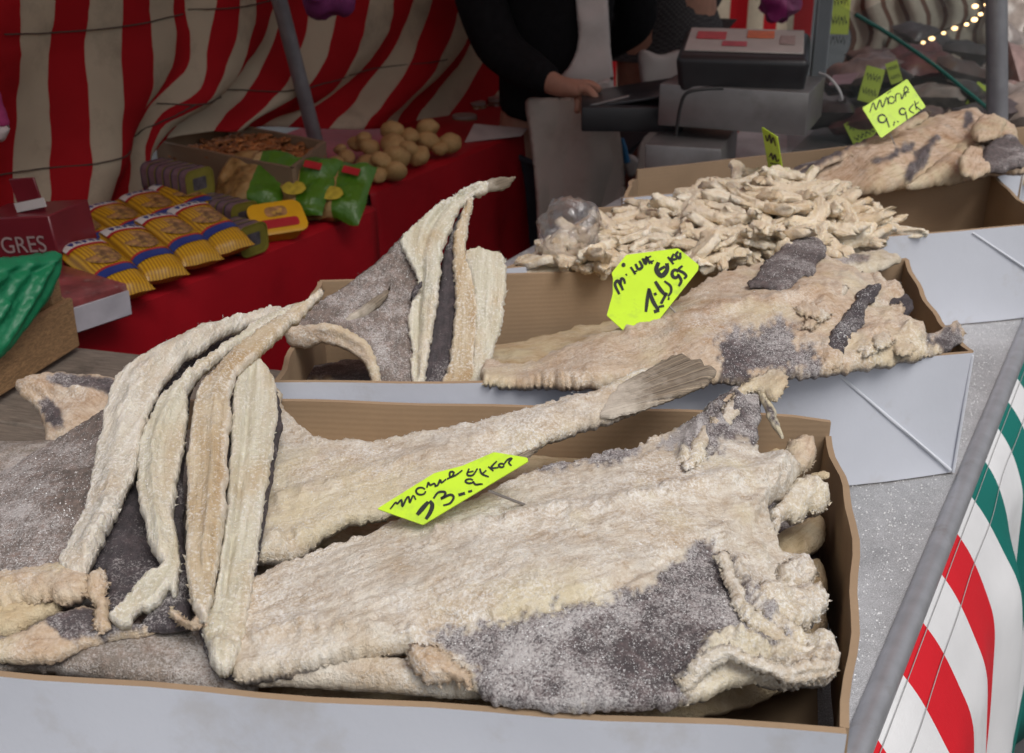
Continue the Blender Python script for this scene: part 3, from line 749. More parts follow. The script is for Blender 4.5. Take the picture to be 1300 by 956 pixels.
# poles
p0, p1 = vy(411, 218, 2.62), vy(352, -10, 2.5)
lp = thing('stall_pole', 'leaning grey metal pole in front of the striped tarpaulin', 'pole', tuple(p0))
dirv = (p1-p0)
tube('tube', [p0-dirv*.02, p1+dirv*2.2], .0165, M_POLE, lp, 14)
q0 = vy(1266, 160, 2.35); q0 = Vector((q0.x, q0.y, .8))
rp = thing('stall_pole', 'thick upright metal pole beside the sloping glass pane', 'pole', tuple(q0))
qa, qb = vy(1266, 150, 2.35), vy(1265, -20, 2.35); qd = (qb-qa)/(qb.z-qa.z); q0 = qa+qd*(.8-qa.z); rp.location = q0
tube('tube', [q0, qa+qd*(2.4-qa.z)], .0205, M_POLE, rp, 16)
tube('foot_collar', [q0, (q0.x, q0.y, .83)], .028, M_POLE, rp, 16)

# ================================================================== CARTONS
def panel(name, A, B, z0, h, out, parent, topf=None, bow=0.0, th=.0055, n=18, lean=0.0, mats=None):
    A, B, out = np.array(A, float), np.array(B, float), np.array(out, float); V, Fc, fm = [], [], []
    rows = (0, .25, .5, .75, 1)
    for i in range(n+1):
        s = i/n; c = A+(B-A)*s+out*bow*math.sin(math.pi*s)
        hh = topf(s) if topf else 1.0
        for r in rows:
            w = out*(lean*r*r*math.sin(math.pi*min(1, s))+.0015*math.sin(s*23+r*3))
            V.append((*(c+w), z0+h*hh*r)); V.append((*(c+w-out*th), z0+h*hh*r))
    m = len(rows)*2
    for i in range(n):
        a, b = i*m, (i+1)*m
        for k in range(len(rows)-1):
            Fc.append((a+2*k, b+2*k, b+2*k+2, a+2*k+2)); fm.append(0)
            Fc.append((a+2*k+1, a+2*k+3, b+2*k+3, b+2*k+1)); fm.append(1)
        Fc.append((a+m-2, b+m-2, b+m-1, a+m-1)); fm.append(1)
        Fc.append((a, a+1, b+1, b)); fm.append(1)
    for a, fl in ((0, 1), (n*m, 0)):
        for k in range(len(rows)-1): Fc.append((a+2*k, a+2*k+2, a+2*k+3, a+2*k+1)[::1 if fl else -1]); fm.append(1)
    return mesh(name, V, Fc, mats or [M_CARDW, M_KRAFT], parent, smooth=True, fmat=fm, sharp=35)
def carton(label, NL, NR, FR, FL, z0, h, tops={}, bows={}, leans={}):
    Q = [np.array(p, float) for p in (NL, NR, FR, FL)]; cen = sum(Q)/4
    c = thing('fish_carton', label, 'cardboard box', (*cen, z0))
    out = []
    for k, nm in enumerate(('near', 'right', 'far', 'left')):
        a, b = Q[k], Q[(k+1) % 4]; d = (b-a)/np.linalg.norm(b-a); o = np.array([d[1], -d[0]])
        if o@(a-cen) < 0: o = -o
        g = .0015+.003*(k % 2)
        out.append(panel('side_panel', a+d*g, b-d*g, z0+.002, h, o, c, tops.get(nm), bows.get(nm, 0), lean=leans.get(nm, 0)))
    V = [(*(q+(cen-q)*.012), z0+.001) for q in Q]+[(*(q+(cen-q)*.012), z0+.006) for q in Q]
    mesh('bottom_panel', V, [(3, 2, 1, 0), (4, 5, 6, 7), (0, 1, 5, 4), (1, 2, 6, 5), (2, 3, 7, 6), (3, 0, 4, 7)], M_KRAFT, c, smooth=False)
    return c, Q, out
rnd = lambda s: 1-.05*max(0, (s-.9)/.1)**2-.05*max(0, (.1-s)/.1)**2
k1, Q1, _ = carton('cardboard carton with a brown inside, holding the biggest cod, at the table front', (-.44, .628), (.199, .558), (.300, 1.003), (-.335, 1.045), .80, .13,
                   tops={'right': lambda s: 1-.16*smoothstep(.0, 1, np.array([abs(s-.55)/.45]))[0]*(s > .55), 'far': rnd}, bows={'right': .014, 'near': .006})
k2, Q2, pn2 = carton('white carton with standing folded cod and a diagonal crease on its side', (-.232, 1.054), (.478, 1.132), (.508, 1.455), (-.235, 1.365), .80, .14,
                   tops={'right': lambda s: 1-.10*math.sin(s*3.1)+.0*s, 'left': lambda s: 1+.02*math.sin(s*6)}, bows={'near': .030})
k3, Q3, pn3 = carton('white carton heaped with pale dried cod strips', (-.012, 1.41), (.80, 1.628), (.795, 1.925), (.125, 1.70), .80, .14,
                   tops={'right': lambda s: 1-.12*math.sin(s*3.1), 'left': lambda s: 1-.05*math.sin(s*3.1)})
k4, Q4, pn4 = carton('far carton with reddish salt cod, standing behind the dried strips', (.165, 1.735), (.86, 1.965), (1.06, 2.30), (.205, 1.935), .80, .145,
                   tops={'left': lambda s: .86+.14*math.sin(s*3.1), 'far': lambda s: 1.02-.04*s})
def crease(parent, Q, s0, z0, s1, z1, bow=0):
    a, b = Q[0], Q[1]; d = (b-a)/np.linalg.norm(b-a); o = np.array([d[1], -d[0]]); pts = []
    for k in range(9):
        s = s0+(s1-s0)*k/8; p = a+(b-a)*s+o*(bow*math.sin(math.pi*s)+.0006); pts.append((*p, z0+(z1-z0)*k/8))
    tube('crease', pts, .0018, M_CREASE, parent, 6)
crease(k2, Q2, .775, .94, .992, .806, .030)
crease(k3, Q3, .80, .938, .99, .84)
tube('crease', [(*(Q2[1]+(Q2[2]-Q2[1])*0+np.array([-.002, -.001])), .803+.136*k/6) for k in range(7)], .0016, M_CREASE, k2, 6)

# ================================================================== THE FISH
def fish(label, x, y, z=.82, group=None):
    return thing('salted_cod', label, 'salt cod', tuple(atz(x, y, z)), group)

# --- packed cod lying at the bottom of the cartons
f = fish('dried cod pieces lying deep in the big carton under the largest cod', 900, 720)
sheet('body', [(330, 560, .87), (620, 580, .88), (900, 590, .86), (1000, 580, .855), (1030, 640, .845), (1040, 730, .85), (1040, 840, .86), (900, 905, .88), (600, 915, .885), (340, 900, .885)], M_FISH_Y, f, .03, step=9, amp=2.2, skin=[[(900, 600), (1010, 580), (1050, 680), (1000, 780), (900, 720)]])
for (pts, zz) in (([(1000, 690), (1040, 665), (1066, 660), (1068, 690), (1035, 712), (1005, 722)], .875), ([(1020, 735), (1065, 715), (1070, 800), (1040, 820), (1015, 790)], .868),
                  ([(985, 600), (1000, 565), (1022, 565), (1020, 600), (1005, 622)], .885)):
    sheet('loose_piece', [(a-22, b, zz) for a, b in pts], M_FISH_Y, f, .026, step=4, amp=1.6)
sheet('pectoral_bone', [(1006, 615, .922), (1030, 602, .929), (1050, 598, .934), (1052, 604, .934), (1034, 614, .928), (1012, 628, .922)], M_FISH_Y, f, .008, step=3, amp=.3)
f = fish('grey skinned cod lying beneath the folded stack at the front rim', 150, 800)
sheet('body', [(-150, 600, .86), (100, 560, .88), (340, 540, .885), (350, 700, .90), (330, 868, .915), (200, 866, .92), (60, 848, .92), (-150, 830, .915)], M_SKIN_L, f, .03, step=8, amp=1.5, allskin=.85,
      skin=[], ctrl=[(150, 720, .90)])
f = fish('pale cod under the big one, just showing above the front rim', 470, 850)
sheet('body', [(300, 850, .93), (430, 835, .938), (520, 838, .94), (600, 866, .93), (610, 888, .925), (430, 876, .925), (300, 866, .928)], M_FISH_W, f, .02, step=4, amp=1.0)

# --- folded stack at the left of the big carton
f = fish('grey skinned cod sheet sloping off the left of the folded stack', 40, 650)
sheet('skin_side', [(-120, 690, .925), (-60, 630, .93), (0, 602, .935), (40, 578, .94), (90, 548, .95), (140, 518, .97), (150, 540, .965), (138, 610, .96), (125, 660, .957), (108, 705, .952), (90, 735, .945), (40, 738, .945), (0, 752, .943), (-120, 790, .938)],
      M_SKIN_L, f, .012, allskin=1.0, ctrl=[(60, 650, .957)], step=4, amp=.6, skin=[], salt=2500, spine=[(160, 480), (110, 600), (40, 760)])
sheet('flesh_edge', [(-90, 762, .935), (-30, 738, .938), (20, 722, .943), (60, 716, .948), (100, 718, .952), (112, 735, .953), (108, 758, .95), (88, 768, .947), (60, 760, .945), (25, 770, .94), (-20, 775, .935), (-90, 800, .93)],
      M_FISH_P, f, .018, step=3, rag=2.8, amp=2.0, fringe=90)
f = fish('white fleshed cod folded on edge, outermost of the folded stack', 150, 600)
sheet('skin_side', [(345, 402, .993), (300, 415, .985), (240, 448, .985), (205, 482, .982), (190, 520, .975), (176, 580, .962), (150, 640, .955), (122, 690, .948), (116, 722, .944), (134, 745, .940), (128, 784, .936), (150, 790, .936), (200, 745, .938), (230, 715, .94), (215, 640, .946), (205, 560, .965), (225, 500, .978), (290, 440, .983)],
      M_SKIN_D, f, .012, step=4, allskin=1.0, amp=.7)
sheet('flesh_edge', [(372, 393, 1.002), (330, 396, 1.005), (280, 410, 1.01), (240, 423, 1.013), (200, 443, 1.014), (165, 466, 1.01), (142, 494, 1.0), (132, 530, .99), (118, 600, .974), (106, 648, .966), (90, 690, .96), (76, 716, .956), (98, 730, .956), (112, 724, .957), (120, 705, .96), (136, 676, .965), (154, 640, .97), (170, 600, .976), (181, 560, .984), (190, 530, .99), (203, 500, .997), (218, 477, 1.002), (245, 452, 1.004), (300, 420, 1.002), (350, 405, 1.0)],
      M_CUT_C, f, .012, radius=.0022, step=2.7, rag=1.9, amp=.55, fringe=30, salt=250, ridges=[([(300, 405), (220, 447), (170, 500), (150, 580), (135, 650), (110, 700)], 9, .004)])
sheet('flesh_shred', [(112, 732, .957), (125, 722, .956), (137, 735, .952), (135, 765, .947), (142, 795, .942), (128, 805, .94), (118, 796, .942), (122, 770, .946), (112, 755, .95)], M_FISH_P, f, .007, step=2.6, rag=2.6, amp=1.0, fringe=60)
f = fish('greenish white cod folded on edge, second in the folded stack', 200, 600)
sheet('skin_side', [(300, 430, .985), (262, 466, .982), (242, 505, .978), (236, 560, .97), (234, 640, .96), (236, 700, .952), (242, 775, .943), (235, 798, .94), (190, 802, .936), (180, 790, .938), (215, 745, .945), (214, 640, .955), (222, 570, .966), (238, 490, .978)],
      M_SKIN_D, f, .012, step=4, allskin=1.0, amp=.7)
sheet('flesh_edge', [(392, 385, 1.006), (340, 403, 1.004), (290, 437, 1.004), (250, 463, 1.002), (232, 482, .999), (200, 512, .993), (184, 545, .987), (174, 580, .98), (175, 630, .972), (185, 665, .967), (192, 700, .962), (206, 718, .96), (186, 732, .956), (165, 755, .952), (140, 780, .948), (138, 788, .946), (152, 795, .945), (166, 793, .945), (178, 777, .947), (200, 766, .95), (214, 748, .953), (222, 757, .952), (230, 720, .957), (227, 690, .962), (222, 655, .968), (226, 615, .974), (233, 570, .981), (239, 520, .989), (242, 497, .994), (258, 474, .999), (308, 438, 1.0), (352, 412, 1.002), (384, 395, 1.004)],
      M_CUT_G, f, .012, radius=.0022, step=2.7, rag=1.9, amp=.55, fringe=30, salt=250, spine=[(390, 388), (300, 435), (240, 480), (208, 540), (198, 620), (208, 700), (180, 760)], ridges=[([(240, 480), (205, 545), (196, 620), (206, 700)], 6, .004)])
f = fish('amber cod folded with paired edges and a thin tail, right side of the folded stack', 290, 650)
sheet('skin_side', [(300, 495, .985), (330, 470, .985), (352, 500, .978), (358, 540, .97), (348, 600, .96), (338, 660, .953), (327, 720, .946), (320, 790, .94), (322, 850, .935), (300, 864, .93), (270, 850, .932), (250, 790, .938), (236, 740, .944), (250, 600, .96)],
      M_SKIN_D, f, .012, step=4, allskin=1.0, amp=.7)
sheet('flesh_edge', [(412, 369, 1.012), (397, 379, 1.01), (355, 404, 1.008), (300, 440, 1.006), (266, 478, 1.002), (246, 510, .996), (240, 560, .988), (238, 620, .98), (236, 690, .97), (238, 740, .964), (246, 772, .96), (258, 792, .956), (266, 786, .956), (270, 760, .96), (277, 720, .966), (284, 680, .971), (289, 620, .98), (291, 560, .988), (293, 530, .992), (294, 505, .995), (300, 478, 1.0), (320, 458, 1.002), (350, 430, 1.004), (382, 400, 1.007)],
      M_CUT_Y, f, .012, radius=.0022, step=2.7, rag=1.9, amp=.55, fringe=30, salt=250, spine=[(410, 370), (345, 415), (295, 460), (268, 510), (264, 600), (256, 720), (256, 790)], ridges=[([(300, 456), (276, 500), (272, 600), (262, 720)], 6, .003)])
sheet('flesh_edge', [(296, 502, .99), (301, 480, .993), (313, 464, .993), (325, 456, .992), (336, 464, .99), (346, 482, .987), (354, 510, .983), (352, 545, .978), (346, 585, .972), (336, 640, .964), (327, 700, .957), (319, 760, .95), (311, 812, .945), (299, 845, .942), (284, 853, .941), (270, 846, .942), (263, 822, .945), (257, 796, .948), (268, 772, .952), (277, 722, .958), (285, 660, .966), (291, 600, .974), (293, 540, .984)],
      M_CUT_G, f, .012, radius=.0022, step=2.7, rag=1.9, amp=.55, fringe=30, salt=250, spine=[(324, 458), (322, 540), (312, 640), (296, 760), (284, 850)], ridges=[([(318, 475), (313, 540), (302, 640), (284, 760)], 4, -.004)], blobs=[(285, 830, 14, .008), (275, 800, 10, .006)])
sheet('flesh_shred', [(218, 772, .952), (232, 782, .951), (245, 785, .953), (252, 775, .955), (262, 792, .955), (250, 800, .95), (232, 797, .948), (220, 786, .949)], M_FISH_P, f, .006, step=2.6, rag=2.2, amp=.8, fringe=40)
f = fish('torn cod with dark skin below the folded stack, near the front rim', 60, 800)
sheet('body', [(-60, 830, .93), (0, 812, .934), (35, 800, .938), (75, 780, .94), (120, 772, .94), (165, 790, .938), (205, 795, .936), (190, 806, .934), (130, 815, .932), (90, 830, .931), (60, 843, .929), (10, 842, .927), (-60, 838, .925)],
      M_FISH_P, f, .016, step=3.5, rag=1.6, amp=1.6, skin=[[(50, 785), (120, 778), (190, 798), (130, 812), (90, 822), (72, 808)]])
f = fish('flat cod end with ragged lips, lying left below the grey skin', 20, 780)
sheet('body', [(-80, 790, .925), (-20, 775, .93), (40, 765, .935), (80, 768, .936), (75, 778, .934), (40, 792, .932), (10, 806, .93), (-80, 815, .925)], M_FISH_Y, f, .02, step=3.5, rag=2, amp=1.6, ridges=[([(-40, 790), (20, 783), (70, 772)], 4, -.006)])
f = fish('small stiff cod end poking up behind the folded stack on the wooden table', 80, 520)
sheet('body', [(22, 484, .915), (60, 474, .92), (110, 478, .92), (150, 482, .918), (170, 510, .915), (140, 545, .905), (90, 560, .895), (62, 566, .885), (55, 540, .89), (45, 518, .90), (26, 502, .91)],
      M_FISH_P, f, .014, step=3.5, rag=1.6, amp=1.4, skin=[[(62, 485), (100, 480), (150, 490), (145, 510), (110, 502), (75, 497)], [(52, 515), (70, 510), (85, 540), (72, 548)]], ridges=[([(30, 492), (70, 500), (120, 505)], 6, .006)])

# --- the long narrow cod with its tail over the next carton
f = fish('long narrow salt cod with a frayed tail reaching over the next carton', 560, 590)
sheet('body', [(352, 498, .94), (362, 520, .943), (385, 545, .946), (420, 560, .95), (480, 560, .955), (560, 548, .962), (640, 530, .968), (700, 514, .973), (750, 500, .977), (800, 479, .982), (822, 470, .984), (840, 500, .98), (800, 524, .975), (760, 540, .971), (700, 560, .966), (640, 588, .96), (560, 626, .953), (480, 658, .946), (440, 668, .944), (415, 680, .94), (397, 694, .938), (372, 708, .934), (338, 713, .937), (322, 705, .937), (326, 640, .940), (340, 570, .941)],
      M_FISH_W, f, .014, radius=.005, step=3.2, rag=2.2, salt=2500, fringe=70, ctrl=[(420, 620, .948), (560, 585, .962), (680, 540, .973)], ridges=[([(360, 640), (460, 610), (600, 565), (780, 505)], 10, .003), ([(420, 680), (520, 640), (640, 592)], 6, -.004)], blobs=[(350, 700, 14, .007), (385, 690, 10, .006)])
sheet('tail_fin', [(790, 486, .986), (820, 470, .988), (848, 455, .992), (866, 450, .995), (880, 458, .996), (889, 456, .998), (894, 465, .998), (903, 464, 1.0), (911, 472, 1.0), (905, 480, .998), (897, 489, .995), (870, 500, .99), (830, 516, .984), (790, 528, .978), (760, 530, .976), (768, 510, .98)],
      M_FIN, f, .007, step=3, rag=.9, amp=.35, raydir=((640, 560), (890, 470), 3.2), edgetint=0)
sheet('anal_fin', [(600, 612, .955), (640, 590, .96), (680, 562, .967), (692, 556, .968), (688, 566, .966), (660, 590, .96), (620, 612, .954)], M_FIN, f, .006, step=3, amp=.3, raydir=((560, 640), (690, 560), 2.0), edgetint=0)

# --- the biggest cod, opened flat
f = fish('biggest opened flat cod, cream flesh with speckled dark skin flap', 700, 740)
D_out = [(300, 862, .936), (302, 800, .938), (312, 748, .942), (400, 706, .95), (470, 681, .955), (525, 657, .958), (600, 640, .963), (655, 611, .964), (720, 587, .963), (790, 573, .962), (850, 547, .96), (905, 516, .962), (942, 493, .965),
         (962, 490, .966), (968, 520, .964), (963, 552, .96), (964, 578, .957), (996, 580, .953), (1014, 598, .948), (1004, 618, .944), (994, 632, .942), (978, 640, .942), (970, 650, .942), (980, 683, .938), (986, 704, .936), (1005, 712, .93), (1028, 722, .926), (1031, 738, .926), (1010, 748, .93), (1042, 756, .924), (1036, 786, .924), (1006, 798, .928), (985, 792, .935),
         (1000, 806, .935), (1025, 816, .932), (1048, 818, .93), (1063, 848, .927), (1048, 868, .927), (1000, 874, .93), (940, 872, .935), (880, 892, .938), (800, 902, .938), (700, 900, .938), (625, 890, .938), (598, 870, .938), (582, 858, .94), (560, 864, .938), (536, 857, .938), (522, 832, .942), (500, 828, .944), (430, 842, .942), (380, 850, .94)]
Dd = sheet('body', D_out, M_FISH_W, f, .016, radius=.005, step=3, rag=2.6, amp=.85, salt=6000, fringe=160, skindrop=.003, skinsoft=3.0, ctrl=[(450, 760, .955), (600, 720, .963), (750, 680, .968), (860, 630, .968), (930, 600, .965), (700, 800, .957), (850, 780, .955), (950, 840, .944)],
      skin=[[(540, 808), (580, 803), (620, 806), (650, 798), (690, 786), (740, 768), (800, 764), (822, 750), (850, 722), (875, 704), (896, 698), (916, 716), (926, 745), (942, 775), (965, 800), (990, 826), (960, 836), (925, 818), (890, 832), (866, 866), (850, 910), (620, 910), (604, 870), (575, 838)],
            [(640, 603), (700, 588), (760, 585), (850, 552), (935, 500), (960, 496), (964, 570), (930, 572), (880, 590), (835, 580), (770, 598), (700, 606)]],
      ridges=[([(560, 690), (700, 662), (800, 648), (900, 620), (985, 600)], 9, .005), ([(540, 800), (650, 790), (760, 758), (850, 715)], 7, -.004), ([(330, 820), (420, 800), (520, 812)], 12, .004),
              ([(870, 590), (895, 545), (925, 510), (935, 525), (900, 565)], 9, .008), ([(925, 730), (960, 785), (1040, 830)], 9, .007), ([(865, 870), (890, 835), (930, 820), (1000, 850), (1050, 855)], 10, .008)],
      blobs=[(985, 600, 20, .011), (955, 625, 22, .009), (1010, 735, 16, .010), (1020, 772, 18, .012), (985, 690, 16, .006), (960, 720, 18, .006), (560, 850, 14, .007), (1040, 845, 14, .006), (940, 660, 22, .008), (905, 690, 16, .006)])
for nm, pts, mt, th in (('rolled_edge', [(862, 872, .945), (872, 852, .954), (892, 832, .96), (918, 820, .963), (945, 826, .962), (985, 840, .956), (1030, 838, .95), (1056, 838, .944), (1060, 854, .94), (1040, 866, .938), (1000, 866, .942), (950, 850, .95), (920, 842, .955), (898, 852, .952), (884, 874, .942)], M_FISH_W, .010),
                        ('rolled_edge', [(908, 706, .966), (922, 700, .966), (934, 726, .96), (950, 762, .955), (975, 790, .95), (1010, 812, .944), (1044, 822, .938), (1046, 836, .936), (1010, 832, .94), (972, 812, .946), (942, 786, .952), (924, 752, .958)], M_FISH_W, .008),
                        ('rolled_edge', [(520, 826, .952), (536, 818, .956), (556, 826, .955), (576, 838, .952), (592, 852, .948), (602, 872, .942), (590, 876, .94), (574, 862, .943), (556, 868, .94), (540, 862, .942), (526, 846, .946)], M_FISH_P, .010),
                        ('flesh_strip', [(866, 592, .975), (880, 566, .975), (898, 540, .974), (918, 512, .974), (934, 502, .974), (940, 516, .972), (930, 536, .971), (908, 552, .972), (894, 574, .973), (884, 594, .974)], M_FISH_W, .007),
                        ('flesh_tuft', [(990, 716, .944), (1008, 708, .942), (1026, 714, .938), (1034, 730, .934), (1022, 744, .934), (1002, 742, .938), (988, 734, .942)], M_FISH_W, .016),
                        ('flesh_tuft', [(962, 746, .95), (986, 742, .946), (1012, 748, .94), (1034, 746, .934), (1046, 758, .93), (1042, 778, .928), (1028, 792, .93), (1004, 796, .934), (980, 784, .942), (964, 768, .948)], M_FISH_W, .016)):
    sheet(nm, [(a_, b_, c_+.002) for a_, b_, c_ in pts], mt, f, th, step=2.6, rag=3.4, amp=2.4 if 'tuft' in nm else 1.6, radius=.006, fringe=420 if 'tuft' in nm else 140)
sheet('belly_flap', [(905, 516, .972), (935, 496, .976), (960, 476, .98), (985, 467, .985), (999, 477, .983), (996, 494, .978), (983, 508, .974), (968, 503, .972), (950, 497, .973), (925, 510, .97)], M_FISH_P, f, .008, step=2.6, rag=2.4, amp=1.0, fringe=90)
sheet('collar_membrane', [(962, 497, .972), (972, 500, .973), (984, 520, .968), (992, 545, .962), (994, 556, .96), (984, 548, .961), (974, 530, .965)], M_FISH_G, f, .006, step=3, rag=1.0, amp=.6, skin=[[(968, 505), (980, 520), (986, 542), (975, 530)]])
sheet('collar_lump', [(996, 572, .95), (1008, 560, .95), (1026, 556, .947), (1035, 570, .943), (1030, 588, .938), (1018, 604, .935), (1004, 596, .94)], M_FISH_P, f, .018, step=2.6, rag=3, amp=2.2, radius=.006, fringe=150)
sheet('collar_lump', [(984, 640, .934), (1000, 618, .935), (1030, 612, .932), (1049, 622, .928), (1050, 644, .924), (1030, 652, .924), (1012, 664, .925), (995, 655, .93), (985, 680, .928), (972, 660, .932)], M_FISH_W, f, .018, step=2.6, rag=3, amp=2.2, radius=.006, fringe=200)

# --- carton two: standing folded stack
f = thing('salted_cod', 'grey cod standing on end in the white carton, its skin turned to the red counter', 'salt cod', tuple(atz(480, 495, .82)))
sheet('skin_side', [(362, 418, 1.17), (368, 404, 1.185), (388, 392, 1.20), (420, 376, 1.22), (455, 350, 1.245), (485, 328, 1.265), (512, 300, 1.28), (530, 300, 1.285), (540, 360, 1.25), (536, 420, 1.20), (534, 495, 1.125), (482, 495, 1.125), (476, 474, 1.135), (466, 453, 1.145), (446, 437, 1.155), (415, 427, 1.16), (382, 433, 1.16), (366, 428, 1.165)],
      M_SKIN_L, f, .012, mode='y', step=3.2, rag=1.1, allskin=1.0, amp=.6, salt=2200, ridges=[([(430, 400), (470, 375), (495, 362)], 6, .004)], blobs=[(390, 395, 12, .003)])
sheet('flesh_edge', [(362, 412, 1.16), (385, 412, 1.157), (415, 410, 1.152), (446, 420, 1.146), (468, 440, 1.137), (480, 466, 1.128), (484, 497, 1.116), (473, 497, 1.116), (468, 474, 1.126), (458, 459, 1.134), (440, 446, 1.143), (412, 437, 1.149), (384, 442, 1.152), (364, 434, 1.155)],
      M_FISH_P, f, .012, mode='y', step=3, rag=1.4, amp=1.2)
sheet('dorsal_fin', [(438, 406, 1.18), (462, 388, 1.195), (488, 370, 1.215), (496, 363, 1.222), (490, 380, 1.212), (470, 398, 1.195), (446, 410, 1.18)], M_FIN, f, .006, mode='y', step=3, amp=.3, raydir=((380, 460), (490, 370), 2.5), edgetint=0)
f = thing('salted_cod', 'tall folded cod with cream edge and hooked tail tip, standing in the white carton', 'salt cod', tuple(atz(550, 495, .82)))
sheet('flesh_edge', [(616, 230, 1.325), (590, 239, 1.318), (565, 252, 1.308), (540, 273, 1.295), (516, 294, 1.28), (508, 310, 1.27), (519, 335, 1.252), (531, 358, 1.236), (525, 383, 1.215), (518, 402, 1.20), (520, 440, 1.165), (523, 494, 1.115), (536, 494, 1.115), (545, 450, 1.155), (552, 400, 1.195), (559, 352, 1.235), (564, 318, 1.262), (574, 290, 1.285), (586, 266, 1.302), (602, 250, 1.314), (618, 241, 1.322)],
      M_CUT_G, f, .012, mode='y', radius=.0022, step=2.7, rag=1.7, amp=.55, fringe=25, salt=150, spine=[(615, 235), (570, 262), (542, 300), (542, 350), (536, 420), (530, 494)], ridges=[([(600, 240), (560, 270), (540, 310), (535, 360), (530, 420), (528, 480)], 4, -.006)])
sheet('tail_fin', [(600, 240, 1.322), (622, 228, 1.33), (640, 224, 1.335), (656, 224, 1.34), (650, 233, 1.336), (638, 241, 1.33), (620, 244, 1.325), (606, 252, 1.318)], M_FIN, f, .006, mode='y', step=2.6, amp=.3, raydir=((560, 260), (650, 228), 3), edgetint=0)
sheet('bone_stub', [(522, 372, 1.215), (530, 360, 1.218), (536, 357, 1.22), (536, 364, 1.217), (528, 372, 1.212), (522, 384, 1.205)], M_SKIN_D, f, .006, mode='y', step=2.4, amp=.4, allskin=1)
f = thing('salted_cod', 'folded cod with black skin between two cream edges, standing in the white carton', 'salt cod', tuple(atz(580, 495, .82)))
sheet('skin_side', [(588, 264, 1.318), (575, 290, 1.30), (563, 320, 1.277), (556, 370, 1.235), (546, 420, 1.192), (535, 465, 1.155), (530, 495, 1.128), (570, 495, 1.128), (580, 440, 1.175), (586, 380, 1.225), (584, 320, 1.272), (590, 285, 1.30)], M_SKIN_D, f, .014, mode='y', step=3.2, allskin=1.0, amp=.7)
sheet('flesh_edge', [(607, 245, 1.315), (594, 254, 1.31), (584, 275, 1.298), (577, 300, 1.28), (575, 335, 1.252), (577, 380, 1.215), (575, 425, 1.177), (569, 460, 1.147), (560, 494, 1.115), (598, 494, 1.115), (604, 445, 1.16), (606, 400, 1.197), (601, 360, 1.232), (593, 322, 1.262), (594, 290, 1.287), (600, 262, 1.306)], M_CUT_Y, f, .012, mode='y', radius=.0022, step=2.7, rag=1.7, amp=.55, fringe=25, salt=150)
f = thing('salted_cod', 'short square ended cod piece standing right of the folded cod in the white carton', 'salt cod', tuple(atz(615, 495, .82)))
sheet('flesh_edge', [(592, 322, 1.262), (604, 318, 1.266), (622, 319, 1.266), (638, 325, 1.262), (642, 344, 1.246), (639, 400, 1.2), (627, 450, 1.157), (618, 494, 1.118), (594, 494, 1.118), (601, 445, 1.16), (603, 400, 1.2), (599, 360, 1.232)], M_CUT_G, f, .012, mode='y', radius=.0022, step=2.7, rag=1.7, amp=.55, fringe=25, salt=150)

# --- carton two: opened cod with the pentagonal tag
f = fish('filler cod pieces at the bottom of the white carton', 800, 470, .82)
sheet('body', [(380, 470, .85), (640, 440, .86), (900, 380, .87), (1120, 350, .86), (1160, 420, .87), (1180, 455, .89), (1000, 490, .91), (640, 498, .91), (400, 498, .88)], M_FISH_Y, f, .03, step=8, amp=2, skin=[[(1060, 360), (1120, 350), (1150, 420), (1090, 430)], [(380, 470), (560, 450), (560, 495), (390, 495)]])
f = fish('opened cod with crumbled head end, in the white carton under the pentagonal tag', 900, 440)
G_out = [(618, 462, .925), (660, 466, .93), (700, 456, .936), (745, 432, .94), (800, 415, .945), (860, 382, .95), (890, 362, .953), (930, 346, .954), (985, 331, .955), (1003, 314, .957), (1035, 303, .958), (1050, 316, .957), (1052, 330, .956), (1072, 340, .956), (1095, 352, .955), (1112, 352, .953), (1126, 366, .95), (1144, 368, .947), (1144, 384, .946), (1130, 394, .947), (1150, 408, .945), (1168, 414, .944), (1180, 428, .943), (1200, 420, .944), (1214, 412, .946), (1224, 426, .944), (1213, 440, .944), (1180, 451, .946), (1110, 464, .948), (1060, 473, .948), (1000, 478, .948), (940, 486, .949), (890, 484, .95), (780, 490, .949), (700, 489, .947), (618, 488, .945)]
sheet('body', G_out, M_FISH_P, f, .015, radius=.005, step=2.8, rag=2.4, amp=.9, salt=2500, fringe=110, skindrop=.002, skinsoft=2.4, ctrl=[(760, 465, .957), (880, 420, .967), (980, 390, .970), (1060, 390, .968)],
      skin=[[(908, 445), (930, 430), (960, 428), (985, 416), (1020, 418), (1016, 440), (1030, 452), (1036, 478), (980, 482), (920, 487), (912, 468)], [(1165, 445), (1200, 426), (1218, 425), (1210, 445)]],
      ridges=[([(800, 430), (920, 400), (1060, 378)], 7, .005), ([(700, 488), (800, 480), (900, 470)], 8, .003), ([(1050, 445), (1100, 432), (1170, 440)], 8, .007)],
      blobs=[(1130, 372, 12, .010), (1120, 412, 18, .007), (1075, 360, 12, .006), (1050, 352, 14, .006), (1100, 445, 16, .008), (1150, 430, 14, .008), (1045, 400, 14, .006), (1020, 375, 12, .005)])
sheet('skin_flap', [(950, 364, 0.976), (962, 346, 0.976), (976, 326, 0.975), (1002, 309, 0.973), (1035, 299, 0.972), (1044, 308, 0.971), (1051, 322, 0.971), (1042, 334, 0.973), (1036, 348, 0.975), (1015, 354, 0.977), (998, 366, 0.978), (975, 366, 0.978)], M_SKIN_M, f, .008, step=2.8, rag=2.4, allskin=1, amp=.8, salt=500)
